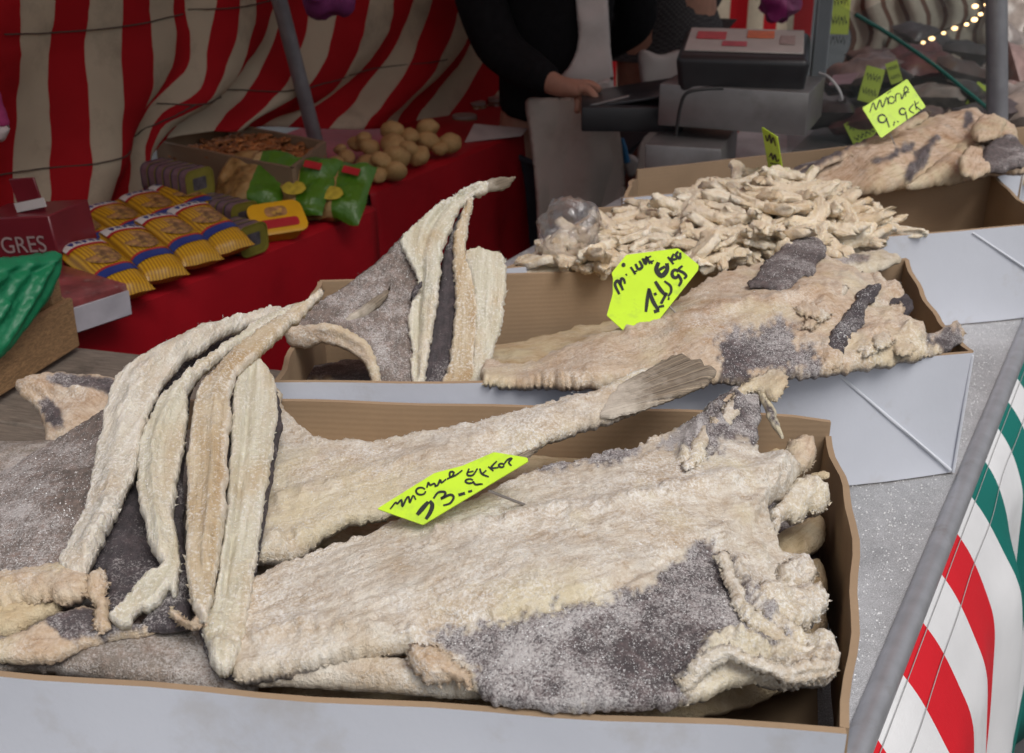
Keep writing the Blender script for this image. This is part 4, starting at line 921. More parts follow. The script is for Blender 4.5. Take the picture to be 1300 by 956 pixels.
for q_, (cx_, cy_, rx_, ry_, zz_) in enumerate([(1062, 352, 14, 10, 0.968), (1086, 358, 11, 8, 0.964), (1040, 376, 15, 9, 0.976), (1064, 372, 12, 9, 0.975), (1024, 392, 13, 8, 0.978), (1046, 398, 13, 9, 0.976), (1030, 412, 10, 7, 0.974), (1124, 432, 14, 9, 0.964), (1150, 442, 13, 7, 0.957), (1104, 446, 12, 8, 0.960), (1140, 396, 11, 9, 0.956)]):
    an_ = np.linspace(0, 6.283, 9)[:-1]; sheet('flesh_crumb', [(cx_+rx_*math.cos(t_)*RNG.uniform(.75, 1.2), cy_+ry_*math.sin(t_)*RNG.uniform(.75, 1.2), zz_) for t_ in an_], (M_FISH_P, M_FISH_W)[q_ % 2], f, .007, step=2.4, rag=3.2, amp=1.3, fringe=50)
sheet('skin_flap', [(1050, 438, 0.967), (1060, 416, 0.971), (1078, 392, 0.973), (1088, 372, 0.972), (1100, 362, 0.969), (1116, 360, .97), (1114, 376, .97), (1102, 392, 0.967), (1096, 414, .97), (1080, 432, 0.963), (1066, 448, 0.961)], M_SKIN_D, f, .009, step=2.8, rag=2.6, allskin=1, amp=1.0, salt=500)
sheet('collar_lump', [(1040, 428, 0.961), (1056, 436, 0.961), (1070, 452, 0.957), (1066, 468, 0.951), (1048, 470, 0.950), (1034, 458, 0.953), (1032, 440, 0.958)], M_FISH_P, f, .02, step=2.8, rag=1.8, amp=1.5, fringe=60)
sheet('collar_lump', [(1085, 440, 0.959), (1110, 420, 0.961), (1140, 416, 0.957), (1165, 424, 0.951), (1172, 440, .95), (1150, 452, .95), (1110, 462, 0.947), (1088, 456, 0.951)], M_FISH_P, f, .018, step=2.8, rag=2.0, amp=1.5, fringe=90)
sheet('gill_flap', [(1112, 402, .95), (1130, 380, .953), (1150, 372, .952), (1160, 388, .948), (1152, 402, .945), (1132, 410, .945)], M_SKIN_D, f, .008, step=3, rag=1, allskin=1, amp=1.0)
sheet('collar_lump', [(1104, 350, .962), (1118, 350, .96), (1130, 366, .956), (1146, 372, .952), (1142, 384, .95), (1126, 382, .953), (1108, 368, .958)], M_FISH_P, f, .02, step=3, rag=1.6, amp=1.8)
f = fish('thin cod wing at the back of the white carton, behind the opened cod', 1100, 335)
sheet('body', [(1046, 330, .955), (1070, 326, .956), (1110, 319, .955), (1140, 324, .953), (1143, 332, .951), (1120, 342, .949), (1098, 350, .948), (1060, 350, .95)], M_SKIN_L, f, .012, step=3, rag=1.4, skin=[[(1060, 330), (1100, 328), (1095, 340), (1062, 345)]], amp=1.2)

# --- far carton
f = fish('reddish opened cod lying along the far carton under the highest tag', 1110, 205)
sheet('body', [(985, 228, .94), (1010, 214, .95), (1060, 196, .962), (1110, 176, .978), (1150, 160, .988), (1200, 146, .998), (1232, 139, 1.0), (1252, 150, .992), (1258, 166, .98), (1235, 190, .965), (1200, 225, .945), (1160, 240, .935), (1080, 246, .935), (1010, 242, .935)], M_FISH_R, f, .022, step=3, rag=1.4,
      ctrl=[(1120, 205, .975)], skin=[[(1010, 216), (1110, 178), (1120, 184), (1040, 215), (1000, 232)], [(1110, 210), (1150, 190), (1155, 194), (1118, 216)], [(1138, 232), (1165, 195), (1190, 182), (1180, 200), (1150, 232)], [(1218, 165), (1226, 150), (1228, 168), (1220, 176)]], ridges=[([(1000, 232), (1120, 195), (1230, 150)], 5, .005), ([(1140, 232), (1185, 185)], 4, .006)])
f = fish('cod head ends with pink cut faces, beside the right pole in the far carton', 1230, 200)
sheet('body', [(1150, 238, .948), (1180, 212, .962), (1215, 186, .975), (1245, 160, .99), (1270, 152, .994), (1288, 165, .985), (1296, 185, .975), (1305, 205, .965), (1300, 218, .955), (1262, 220, .952), (1230, 230, .945), (1190, 236, .942)], M_FISH_R, f, .026, step=3, rag=1.6, amp=1.8,
      skin=[[(1245, 200), (1262, 185), (1295, 190), (1300, 212), (1265, 215)]], blobs=[(1235, 205, 16, .010), (1265, 165, 12, .006)])
sheet('body', [(1020, 245, .9), (1150, 242, .91), (1300, 222, .92), (1300, 235, .9), (1150, 250, .89), (1040, 255, .89)], M_FISH_Y, f, .03, step=6, amp=2)
sheet('fin_spike', [(1178, 162, .99), (1195, 148, 1.0), (1208, 138, 1.004), (1204, 146, 1.0), (1190, 160, .992)], M_FIN, f, .005, step=2.5, amp=.3, raydir=((1150, 200), (1205, 140), 2), edgetint=0)
f = fish('thin dark backed cod along the rim of the far carton, left of the reddish cod', 1060, 205)
sheet('body', [(1000, 226, .957), (1030, 208, .965), (1070, 190, .976), (1110, 170, .99), (1150, 150, 1.0), (1180, 142, 1.006), (1172, 154, 1.0), (1130, 176, .99), (1090, 194, .98), (1050, 212, .968), (1015, 230, .956)], M_FISH_R, f, .010, step=2.8, rag=1.6, skin=[[(1000, 226), (1070, 188), (1150, 150), (1150, 160), (1080, 192), (1020, 222)]], amp=.9)
f = fish('thick cod chunk with a pale cut face, beside the pole in the far carton', 1240, 205)
sheet('cut_face', [(1216, 206, .985), (1226, 192, .992), (1244, 188, .993), (1256, 200, .987), (1258, 216, .979), (1244, 224, .975), (1224, 222, .977)], M_FISH_R, f, .014, step=2.6, rag=2.2, amp=1.2)
sheet('skin_side', [(1246, 196, .993), (1262, 178, 1.0), (1284, 172, 1.0), (1300, 188, .992), (1304, 206, .984), (1284, 216, .978), (1260, 220, .976)], M_SKIN_M, f, .016, step=2.8, rag=1.6, allskin=1, amp=1.2)
sheet('flesh_strip', [(1232, 168, 1.0), (1246, 150, 1.007), (1262, 148, 1.006), (1276, 158, 1.002), (1268, 172, .998), (1250, 182, .995)], M_FISH_R, f, .018, step=2.6, rag=2, amp=1.6, fringe=40)

# --- heap of dried strips in the third carton
HC = [(668, 345, .952), (700, 320, .955), (780, 342, .95), (700, 292, .955), (800, 268, .965), (860, 248, .975), (930, 228, .99), (1000, 216, .998), (1060, 238, .985), (1130, 280, .95), (1200, 296, .94), (1060, 320, .95), (960, 318, .96), (900, 280, .985), (980, 260, 1.0), (780, 300, .965), (860, 330, .955)]
hz = tps(np.array([(a, b) for a, b, _ in HC], float), np.array([c for *_, c in HC]))
hpoly = np.array([(712, 340), (704, 320), (716, 304), (760, 288), (820, 268), (870, 250), (925, 232), (990, 222), (1040, 238), (1080, 258), (1115, 278), (1150, 287), (1110, 298), (1050, 310), (1000, 320), (930, 328), (800, 338)], float)
protos = []
for k in range(12):
    L = RNG.uniform(.072, .118); w = RNG.uniform(.010, .0135); th = RNG.uniform(.0048, .0066); n, m = 34, 20
    bend = RNG.uniform(-.026, .026); arch = RNG.uniform(-.010, .014); tw = RNG.uniform(-1.1, 1.1); lop = RNG.uniform(-.5, .5)
    V = []; fu = []; fv = []; eg = []
    for i in range(n):
        s = i/(n-1)*2-1; tap = max(.22, (1-abs(s)**7)**.5)*(1+.25*math.sin(s*4+k)+.14*math.sin(s*11+2*k)+lop*s*.5)
        for j in range(m):
            a = 2*math.pi*j/m; ca, sa = math.cos(a), math.sin(a)
            y = math.copysign(abs(ca)**.5, ca)*w*tap; z = math.copysign(abs(sa)**.5, sa)*th*min(1, tap*1.6)
            q = tw*s; V.append((s*L/2*(1+.08*math.sin(a*3+k)*(abs(s) > .8)), y*math.cos(q)-z*math.sin(q)+bend*(s*s-.4), y*math.sin(q)+z*math.cos(q)+arch*(.5-s*s))); fu.append(s*L/2+k); fv.append(y+k*.1); eg.append(abs(ca)**5)
    V = np.array(V); c = np.repeat(V.reshape(n, m, 3).mean(1), m, 0); r = V-c; r /= np.linalg.norm(r, axis=1)[:, None]+1e-9
    V = V+r*(fbm(V, 60, 3, k+40, .65)*.0030+(.3-np.abs(fbm(V, 150, 3, k+50)))*.0026+fbm(V, 300, 2, k+70)*.0026)[:, None]
    Fc = [(i*m+j, i*m+(j+1) % m, (i+1)*m+(j+1) % m, (i+1)*m+j) for i in range(n-1) for j in range(m)]+[tuple(range(m))[::-1], tuple((n-1)*m+j for j in range(m))]
    me = bpy.data.meshes.new('dried_strip'); me.from_pydata([tuple(v) for v in V], [], Fc); me.materials.append(M_STRIP2)
    me.polygons.foreach_set('use_smooth', np.ones(len(me.polygons), bool))
    for nm_, a_ in (('edge', np.clip(np.array(eg)*(.5+fbm(V, 60, 2, k)), 0, 1)), ('skin', (k >= 11)*np.clip(fbm(V, 40, 2, k)*2, 0, 1)), ('fu', fu), ('fv', fv)):
        e = me.attributes.new(nm_, 'FLOAT', 'POINT'); e.data.foreach_set('value', np.array(a_, np.float32)*np.ones(len(V), np.float32))
    protos.append(me)
cand = np.c_[RNG.uniform(668, 1205, 9000), RNG.uniform(214, 348, 9000)]; cand = cand[pip(cand, hpoly)]
sel = []
for c in cand:
    if all((c[0]-q[0])**2+(2.0*(c[1]-q[1]))**2 > 18.5**2 for q in sel): sel.append(c)
    if len(sel) > 142: break
for i, c in enumerate(sel):
    for lay in (0, 1):
        if lay: c = c+RNG.uniform(-9, 9, 2)
        z = float(hz(c[None])[0])-(.014 if lay else 0)+RNG.uniform(-.005, .006)
        o = link('dried_cod_strip', protos[int(RNG.integers(0, 12))])
        o.location = atz(c[0], c[1], z)
        o.rotation_euler = (RNG.uniform(-.7, .7), RNG.uniform(-.25, .25), RNG.uniform(0, 6.28)); o.scale = (RNG.choice([.6, .75, .9, 1.0, 1.1]),)*3
        props(o, 'pale crinkled strip of dried cod in the heaped carton', 'cod strip', 'dried cod strips heaped in the carton')
f = fish('lower mass of dried cod filling the heaped carton', 900, 300, .82)
o = sheet('body', [(668, 352, .93), (690, 310, .935), (780, 285, .94), (870, 258, .95), (940, 238, .96), (1000, 228, .965), (1060, 250, .955), (1130, 288, .93), (1190, 302, .92), (1060, 330, .925), (800, 352, .93)], M_STRIP, f, .03, step=6, amp=3)
# twisted clear bag on the heap
pb = thing('clear_plastic_bag', 'knotted clear plastic bag lying on the dried cod strips', 'plastic bag', tuple(atz(722, 318, .95)))
c = atz(724, 290, .985)
b = bmesh.new(); bmesh.ops.create_icosphere(b, subdivisions=4, radius=1)
P = np.array([v.co for v in b.verts]); rr = 1+fbm(P, 2.2, 3, 77)*.28-np.abs(fbm(P, 5, 2, 78))*.22
for v, q, r in zip(b.verts, P, rr): v.co = Vector((c[0]+q[0]*.040*r, c[1]+q[1]*.038*r, c[2]+q[2]*.046*r))
bm_obj('bag_film', b, M_FILM, pb, sharp=180)

# ================================================================== PRICE TAGS
def tagplane(pts):
    P = [np.array(p) for p in pts]; n = np.cross(P[1]-P[0], P[2]-P[0]); n /= np.linalg.norm(n)
    if n@(CO-P[0]) < 0: n = -n
    return P[0], n
def tag(label, conv, poly, plane, strokes, pin=None, mat=None, w=1.5, clip=None):
    p0, n = plane; cen = np.mean(np.array([conv(*q) for q in poly]), 0)
    t = thing('price_tag', label, 'price tag', tuple(on_plane(cen[0], cen[1], p0, n)))
    px = np.array([conv(*q) for q in poly], float)
    # rounded corners
    D = []
    for i in range(len(px)):
        a, b_, c = px[i-1], px[i], px[(i+1) % len(px)]
        for s in (.0, .25, .5, .75, 1.0):
            u = b_+(a-b_)*min(.3, 2.0/np.linalg.norm(a-b_)); v = b_+(c-b_)*min(.3, 2.0/np.linalg.norm(c-b_))
            D.append((1-s)**2*u+2*s*(1-s)*b_+s*s*v)
    D = np.array(D); F0 = on_plane(D[:, 0], D[:, 1], p0, n); m = len(D)
    mid = F0.mean(0); sz = np.abs((F0-mid)).max()
    ax = F0[0]-mid; ax /= np.linalg.norm(ax)
    V = np.r_[F0, F0-n*.0011]
    Fc = [tuple(range(m)), tuple(range(2*m-1, m-1, -1))]+[(i, m+i, m+(i+1) % m, (i+1) % m) for i in range(m)]
    cd_ = mesh('card', V, Fc, mat or M_TAG, t, smooth=False)
    V, Fc = [], []
    for st in strokes:
        wd = w
        if isinstance(st, dict): wd = st['w']; st = st['p']
        P = np.array([conv(*q) for q in st], float)
        if len(P) > 2: P = catmull(P, 4)
        T = np.gradient(P, axis=0); T /= np.linalg.norm(T, axis=1)[:, None]+1e-9; Nn = np.c_[-T[:, 1], T[:, 0]]
        ww = wd*(.62+.38*np.sin(np.linspace(.3, 2.9, len(P))))[:, None]
        Lp, Rp = P+Nn*ww, P-Nn*ww
        Lw = on_plane(Lp[:, 0], Lp[:, 1], p0+n*.0005, n); Rw = on_plane(Rp[:, 0], Rp[:, 1], p0+n*.0005, n)
        k = len(V); V += list(Lw)+list(Rw); q = len(P)
        Fc += [(k+i, k+i+1, k+q+i+1, k+q+i) for i in range(q-1)]
    if V: mesh('handwriting', V, Fc, M_INK, cd_, smooth=False)
    if pin: tube('pin', [Vector(pin[0]), Vector(pin[1])], .0011, M_PIN, t, 6)
    return t
def circ(x, y, rx, ry, a0=0, a1=330): return [(x+rx*math.cos(math.radians(a)), y+ry*math.sin(math.radians(a))) for a in np.linspace(a0, a1, 9)]

cv = lambda x, y: (470+x/5.909, 560+y/5.909)
pl_ = tagplane([atz(480, 647, .980), atz(668, 583, 1.008), atz(538, 665, .976)])
tag('lime price tag lying on the biggest cod, handwritten 13', cv, [(52, 507), (395, 627), (1186, 150), (1178, 124), (930, 82), (690, 185), (480, 240)], pl_,
    [[(150, 510), (190, 460), (203, 470), (235, 440), (240, 490), (272, 430), (290, 420), (297, 462), (322, 408), (342, 440)], circ(380, 375, 36, 27), [(425, 350), (436, 310), (450, 330), (482, 318), (490, 345)], [(485, 330), (505, 332), (525, 290), (535, 312), (570, 285)],
     [(575, 285), (612, 265), (627, 235), (600, 232), (600, 268), (640, 256), (692, 218)], {'p': [(352, 552), (392, 505), (436, 456)], 'w': 3.0}, {'p': [(446, 448), (466, 480), (452, 530), (418, 585)], 'w': 2.8},
     {'p': [(475, 430), (510, 385), (560, 382), (558, 412), (530, 432), (600, 402), (626, 422), (600, 465), (548, 482)], 'w': 1.7}, {'p': [(662, 404), (712, 390)], 'w': 2.6}, {'p': [(735, 380), (765, 372)], 'w': 2.0},
     [(742, 205), (728, 252), (770, 255), (805, 205)], [(728, 235), (775, 225)], circ(745, 300, 30, 16), [(772, 300), (790, 325), (835, 320)], [(822, 205), (838, 245), (890, 268)], [(872, 218), (842, 245)], [(805, 325), (845, 322)],
     [(885, 190), (925, 225)], [(950, 150), (905, 200), (962, 198)], circ(985, 182, 20, 14), [(1000, 178), (1030, 140), (1062, 130), (1040, 160), (1060, 185)]],
    pin=(atz(620, 623, .992), atz(666, 641, .976)), w=1.35)
cv = lambda x, y: (760+x/6.83, 300+y/6.83)
pl_ = tagplane([aty(772, 400, 1.155), aty(886, 338, 1.235), aty(812, 433, 1.15)])
pl_ = tagplane([aty(772, 400, 1.17), aty(886, 338, 1.215), aty(860, 318, 1.235)])
tag('lime pentagon price tag with clipped corners, handwritten 11 95', cv, [(240, 160), (690, 104), (868, 248), (862, 292), (372, 912), (325, 915), (70, 686), (122, 500), (124, 360), (112, 318)], pl_,
    [{'p': [(180, 502), (142, 420), (165, 385), (190, 420), (212, 468)], 'w': 2.1}, {'p': [(192, 425), (195, 368), (218, 375), (230, 412)], 'w': 1.8}, {'p': [(236, 325), (245, 340)], 'w': 1.4}, {'p': [(278, 265), (320, 330)], 'w': 2.0}, [(300, 310), (335, 300)],
     {'p': [(318, 238), (345, 285), (378, 262), (352, 212)], 'w': 2.0}, {'p': [(378, 190), (408, 240), (415, 180), (440, 225)], 'w': 2.0}, [(385, 205), (455, 172)], [(435, 238), (478, 208)], [(450, 208), (465, 240)],
     {'p': [(520, 225), (500, 290), (545, 342), (592, 295), (592, 232)], 'w': 3.2}, {'p': [(525, 290), (575, 262)], 'w': 2.6}, {'p': [(600, 178), (650, 242)], 'w': 2.0}, {'p': [(652, 150), (632, 200), (680, 195)], 'w': 1.8}, {'p': [(690, 130), (670, 165), (705, 190), (708, 140)], 'w': 2.0},
     {'p': [(410, 655), (422, 550), (436, 450)], 'w': 2.3}, {'p': [(436, 455), (470, 560), (520, 640)], 'w': 2.6}, {'p': [(480, 655), (525, 640)], 'w': 3.0}, {'p': [(485, 490), (497, 512)], 'w': 2.6}, {'p': [(490, 390), (535, 460), (580, 512)], 'w': 2.5}, {'p': [(592, 488), (540, 585)], 'w': 2.6}, {'p': [(520, 612), (568, 602)], 'w': 2.2},
     {'p': [(570, 388), (622, 430), (628, 480), (602, 520)], 'w': 1.8}, {'p': [(600, 538), (616, 542)], 'w': 2.6}, {'p': circ(665, 325, 28, 34), 'w': 2.2}, {'p': [(690, 330), (716, 385), (695, 432)], 'w': 2.0}, {'p': [(728, 255), (692, 290), (735, 315), (760, 345), (740, 368)], 'w': 1.9}, {'p': circ(217, 248, 10, 10, 0, 360), 'w': 1.4}],
    pin=(aty(850, 389, 1.175), aty(872, 413, 1.17)), w=1.5)
cv = lambda x, y: (860+x/2.955, y/2.955)
pl_ = tagplane([aty(1095, 138, 1.93), aty(1172, 135, 1.94), aty(1118, 173, 1.90)])
tag('lime price tag tilted on the reddish cod, handwritten 9.95', cv, [(693, 405), (862, 296), (932, 400), (764, 518)], pl_,
    [[(722, 422), (735, 385), (745, 412), (760, 374), (770, 402), (785, 365), (792, 392)], circ(803, 375, 12, 13), [(786, 352), (802, 340)], [(820, 382), (820, 355), (836, 350)], [(838, 352), (842, 372), (853, 345), (857, 362)], [(850, 352), (866, 336), (855, 325), (851, 347), (870, 345)],
     {'p': circ(768, 445, 15, 15), 'w': 1.2}, {'p': [(783, 440), (795, 478)], 'w': 1.2}, {'p': [(815, 455), (811, 472)], 'w': 1.1}, {'p': [(824, 455), (830, 458)], 'w': 1.2}, {'p': circ(845, 418, 12, 12), 'w': 1.1}, {'p': [(856, 418), (862, 450)], 'w': 1.1}, [(886, 390), (870, 412), (888, 425)], [(890, 378), (897, 412)], [(906, 382), (893, 396), (916, 416), (903, 420)]],
    pin=(aty(1130, 170, 1.915), aty(1138, 188, 1.91)), w=.85)
pl_ = tagplane([aty(966, 162, 1.74), aty(995, 225, 1.70), aty(987, 174, 1.66)])
tag('narrow lime price tag turned edgeways in the dried strips', cv, [(315, 476), (374, 514), (399, 668), (382, 674), (346, 660)], pl_,
    [[(330, 508), (338, 530), (345, 505), (352, 538), (358, 515), (368, 548)], [(345, 590), (352, 575), (358, 600), (365, 580), (372, 605), (382, 598)], [(348, 612), (380, 618)], [(372, 640), (385, 632), (380, 655)]], pin=(aty(983, 222, 1.69), aty(984, 236, 1.69)), w=1.0)

# ================================================================== SCALE AND CASE BEHIND THE FISH
scl = thing('shop_scale', 'stainless steel market scale with black sloping console and grey display post', 'scale', tuple(aty(930, 230, 2.42)))
def obox(name, x0, y0, x1, y1, Y, depth, mat, parent, yaw=0.0, bev=.004, extra=None):
    """box whose front face spans the two pixels at distance Y, going back by depth"""
    a, b_ = aty(x0, y1, Y), aty(x1, y0, Y); w = b_[0]-a[0]; h = b_[2]-a[2]
    M = Matrix.Translation(((a[0]+b_[0])/2, Y, (a[2]+b_[2])/2)) @ Matrix.Rotation(yaw, 4, 'Z') @ Matrix.Translation((0, depth/2, 0))
    if extra: M = M @ extra
    return bm_obj(name, box_bm((w, depth, h), M, bev), mat, parent)
obox('steel_base', 816, 186, 916, 235, 2.36, .26, M_STEEL_D, scl, -.30)
obox('steel_body', 832, 112, 1026, 166, 2.40, .22, M_STEEL_D, scl, -.38, .003)
# console: wedge with rounded edges
a = aty(866, 112, 2.36); M = Matrix.Translation(aty(944, 80, 2.50)) @ Matrix.Rotation(-.22, 4, 'Z') @ Matrix.Rotation(math.radians(9), 4, 'X')
bb = box_bm((.262, .20, .082), None, .014, 3)
for v in bb.verts:
    if v.co.z < 0: v.co.x *= .95; v.co.y *= .97
bmesh.ops.transform(bb, matrix=M, verts=bb.verts); bm_obj('console', bb, M_BLACK, scl)
kp_ = bm_obj('keypad', box_bm((.235, .16, .004), M @ Matrix.Translation((0, .012, .043)), .0015, 1), simple('keypad_grey', (.40, .36, .33), .5, .1), scl)
for (x, y, w, d, cc) in ((-.07, .02, .06, .05, (.45, .05, .06)), (.03, .035, .055, .05, (.55, .13, .05)), (-.02, -.035, .05, .03, (.40, .06, .08)), (.085, .0, .03, .06, (.30, .22, .2))):
    bm_obj('key_block', box_bm((w, d, .002), M @ Matrix.Translation((x, y+.012, .0465)), .0006, 1), simple('keys', cc, .5, .2, 60), kp_)
p = aty(1038, 96, 2.56); bm_obj('display_post', box_bm((.031, .02, .56), Matrix.Translation((p[0], p[1], p[2]+.27)), .003), simple('post_grey', (.30, .32, .34), .5, .06), scl)
cab = [vy(918, 112, 2.33), vy(895, 113, 2.32), vy(872, 118, 2.32), vy(864, 135, 2.33), vy(860, 158, 2.345), vy(858, 172, 2.35)]
tube('cable', [Vector(v) for v in catmull(np.array([tuple(v) for v in cab]), 5)], .0035, M_RUBBER, scl, 8)
lp_ = [vy(1040, 93, 2.5), vy(1052, 98, 2.48), vy(1064, 112, 2.46), vy(1069, 125, 2.46), vy(1066, 127, 2.47)]
tube('cable', [Vector(v) for v in catmull(np.array([tuple(v) for v in lp_]), 5)], .003, simple('white_cable', (.4, .4, .4), .5), scl, 8)
# black till tray the seller holds
tr = thing('till_tray', 'flat black tray between the seller and the scale', 'tray', tuple(aty(800, 150, 2.62)))
Mt = Matrix.Translation(aty(800, 140, 2.62)) @ Matrix.Rotation(-.05, 4, 'Z')
bm_obj('tray_body', box_bm((.215, .22, .052), Mt, .004), M_BLACK, tr)
bm_obj('tray_lid', box_bm((.16, .20, .006), Mt @ Matrix.Translation((.015, .02, .036)) @ Matrix.Rotation(-.16, 4, 'Y'), .002), simple('tray_lid', (.03, .03, .034), .3, .2), tr)
bm_obj('rim_edge', box_bm((.09, .006, .004), Mt @ Matrix.Translation((-.05, -.08, .034)) @ Matrix.Rotation(-.25, 4, 'Y'), .001, 1), M_STEEL, tr)

# glass side of the display case with green cut edge
gc = thing('display_case', 'glass sided display case with a sloping green cut edge beside the pole', 'glass case', tuple(aty(1150, 190, 2.58)))
gp = np.array([(1000, -40), (1040, -12), (1086, 18), (1130, 44), (1180, 78), (1218, 108), (1256, 139), (1262, 225), (1000, 225)], float)
G = aty(gp[:, 0], gp[:, 1], 2.55); m = len(G)
V = np.r_[G, G+np.array([0, .008, 0])]
mesh('side_pane', V, [tuple(range(m)), tuple(range(2*m-1, m-1, -1))]+[(i, i+m, (i+1) % m+m, (i+1) % m) for i in range(m)], M_GLASS, gc, smooth=False)
el = catmull(gp[2:7], 5); tube('cut_edge', [Vector(q) for q in aty(el[:, 0], el[:, 1], 2.549)], .0045, M_GLASSEDGE, gc, 8)
V = [tuple(q) for q in G[2:7]]+[tuple(q+np.array([.75, 1.5, 0])) for q in G[2:7]]
fp = mesh('front_pane', V, [(i, i+1, i+6, i+5) for i in range(4)], M_GLASS, gc); fp.modifiers.new('s', 'SOLIDIFY').thickness = .006
slab('case_floor', [(.62, 2.6), (1.42, 2.6), (2.2, 4.1), (1.3, 4.1)], .802, .83, M_STEEL_D, gc)
bm_obj('back_board', box_bm((1.1, .02, .55), Matrix.Translation((1.7, 4.13, 1.1)), .003), M_DARK, gc)
# packets in the case
cols = [(.10, .06, .05), (.20, .12, .10), (.30, .20, .18), (.08, .06, .06), (.26, .22, .20), (.16, .06, .06), (.34, .28, .24), (.06, .05, .05)]
pm = [simple('packet_film', c_, .3, .35, 30, .3, 60) for c_ in cols]
def pillow(w, l, t, nx=12, ny=16, seed=0, crumple=.0):
    V, Fc = [], []
    for sgn in (1, -1):
        for i in range(nx+1):
            for j in range(ny+1):
                x = (i/nx-.5)*w; y = (j/ny-.5)*l
                z = sgn*t/2*math.sqrt(max(0, (1-abs(2*x/w)**3)*(1-abs(2*y/l)**3)))
                V.append((x, y, z))
    V = np.array(V)
    if crumple:
        V[:, 2] += fbm(V+seed, 25, 3, seed)*crumple*np.clip((1-np.abs(2*V[:, 0]/w))*4, 0, 1); V[:, :2] += np.c_[fbm(V, 18, 2, seed+3), fbm(V, 18, 2, seed+4)]*crumple*.6
    k = (nx+1)*(ny+1)
    for s in (0, 1):
        for i in range(nx):
            for j in range(ny):
                f_ = (s*k+i*(ny+1)+j, s*k+(i+1)*(ny+1)+j, s*k+(i+1)*(ny+1)+j+1, s*k+i*(ny+1)+j+1)
                Fc.append(f_ if s == 0 else f_[::-1])
    return V, Fc
pmesh = []
for k in range(6):
    V, Fc = pillow(RNG.uniform(.10, .16), RNG.uniform(.14, .24), RNG.uniform(.04, .07), 10, 12, k+3, .02)
    me = bpy.data.meshes.new('meat_packet'); me.from_pydata([tuple(v) for v in V], [], Fc); me.polygons.foreach_set('use_smooth', np.ones(len(Fc), bool)); me.materials.append(pm[0])
    pmesh.append(me)
for i in range(27):
    me = pmesh[i % 6]
    o = link('wrapped_packet', me); o.data = me if i < 6 else me.copy(); o.data.materials[0] = pm[int(RNG.integers(0, 8))]
    r_, c_ = divmod(i, 8)
    o.location = (.72+c_*.11+r_*.115+RNG.uniform(-.03, .03), 2.72+r_*.23+RNG.uniform(-.05, .05), .865+RNG.uniform(0, .07)+.012*r_)
    o.rotation_euler = (RNG.uniform(-.3, .5), RNG.uniform(-.3, .3), RNG.uniform(0, 3.1))
    props(o, 'dark shrink wrapped packet inside the glass display case', 'packet', 'wrapped packets in the display case')
def small_tag(label, x, y, Y, w, h, rot, pitch=.25, lines=2):
    t = thing('price_tag', label, 'price tag', tuple(aty(x, y, Y)))
    M = Matrix.Translation(aty(x, y, Y)) @ Matrix.Rotation(rot, 4, 'Y') @ Matrix.Rotation(-pitch, 4, 'X')
    cd_ = bm_obj('card', box_bm((w, .0015, h), M, .0005, 1), M_TAG2, t)
    V, Fc = [], []
    for ln in range(lines):
        zz = h*(.22-.42*ln); n = 14
        for i in range(n):
            xx = (-.38+.76*i/(n-1))*w; q = zz+h*.10*math.sin(i*2.3+ln)
            V += [tuple(M @ Vector((xx, -.0012, q-h*.035))), tuple(M @ Vector((xx, -.0012, q+h*.035)))]
        k = ln*2*n
        Fc += [(k+2*i, k+2*i+2, k+2*i+3, k+2*i+1) for i in range(n-1)]
    mesh('handwriting', V, Fc, M_INK, cd_, smooth=False)
small_tag('dull yellow tag behind the glass, left of the tilted lime tag', 1106, 108, 2.75, .045, .08, .25)
small_tag('dull yellow tag low behind the glass under the tilted lime tag', 1094, 165, 2.66, .06, .06, -.5)
small_tag('yellow tag standing on edge behind the glass above the tilted lime tag', 1135, 92, 2.8, .028, .05, -.35)
small_tag('yellow tag pinned high on the display post side', 1066, 14, 3.0, .05, .11, 0.03, lines=3)
small_tag('yellow tag half hidden behind the upright pole', 1246, 125, 2.9, .06, .06, .5)
pk = thing('paper_sheet', 'pink paper lying behind the steel scale', 'paper', tuple(aty(1080, 100, 2.9)))
V = aty(np.array([1058, 1092, 1080, 1052]), np.array([95, 92, 106, 108]), np.array([2.95, 2.9, 2.7, 2.72])); mesh('leaf', np.r_[V, V-np.array([0, 0, .001])], [(0, 1, 2, 3), (7, 6, 5, 4), (0, 4, 5, 1), (1, 5, 6, 2), (2, 6, 7, 3), (3, 7, 4, 0)], simple('pink_paper', (.45, .28, .32), .8), pk, smooth=False)

# wavy striped cloth and glowing beads modelled for the reflection in the case glass
aw = thing('awning_reflection', 'cream cloth with wavy brown stripes, added for the canopy reflection in the case glass', 'awning', tuple(aty(1170, 90, 3.9)))  # cloth added where the case glass mirrors the striped canopy
V, Fc, fm = [], [], []
nS = 11
for i in range(nS*4+1):
    for j in range(14):
        s = i/(nS*4); x = 1075+s*260+6*math.sin(j*.9+i*.12); y = -45+j/13*140
        p = aty(x, y, 3.35+.07*math.sin(i*.75)+.65*(1-j/13)); V.append(tuple(p))
for i in range(nS*4):
    for j in range(13): Fc.append((i*14+j, (i+1)*14+j, (i+1)*14+j+1, i*14+j+1)); fm.append(1 if i % 4 == 0 else 0)
o = mesh('canvas', V, Fc, [cloth('awning_reflection_cream', (.56, .50, .41), trans=.45), cloth('awning_reflection_brown', (.20, .10, .07), trans=.45)], aw, fmat=fm); o.modifiers.new('s', 'SOLIDIFY').thickness = .003
gl = thing('reflection_beads', 'string of small glowing beads added for the bright reflection in the case glass', 'lights', tuple(aty(1200, 30, 3.6)))  # emissive beads added in place of a bright reflection in the glass
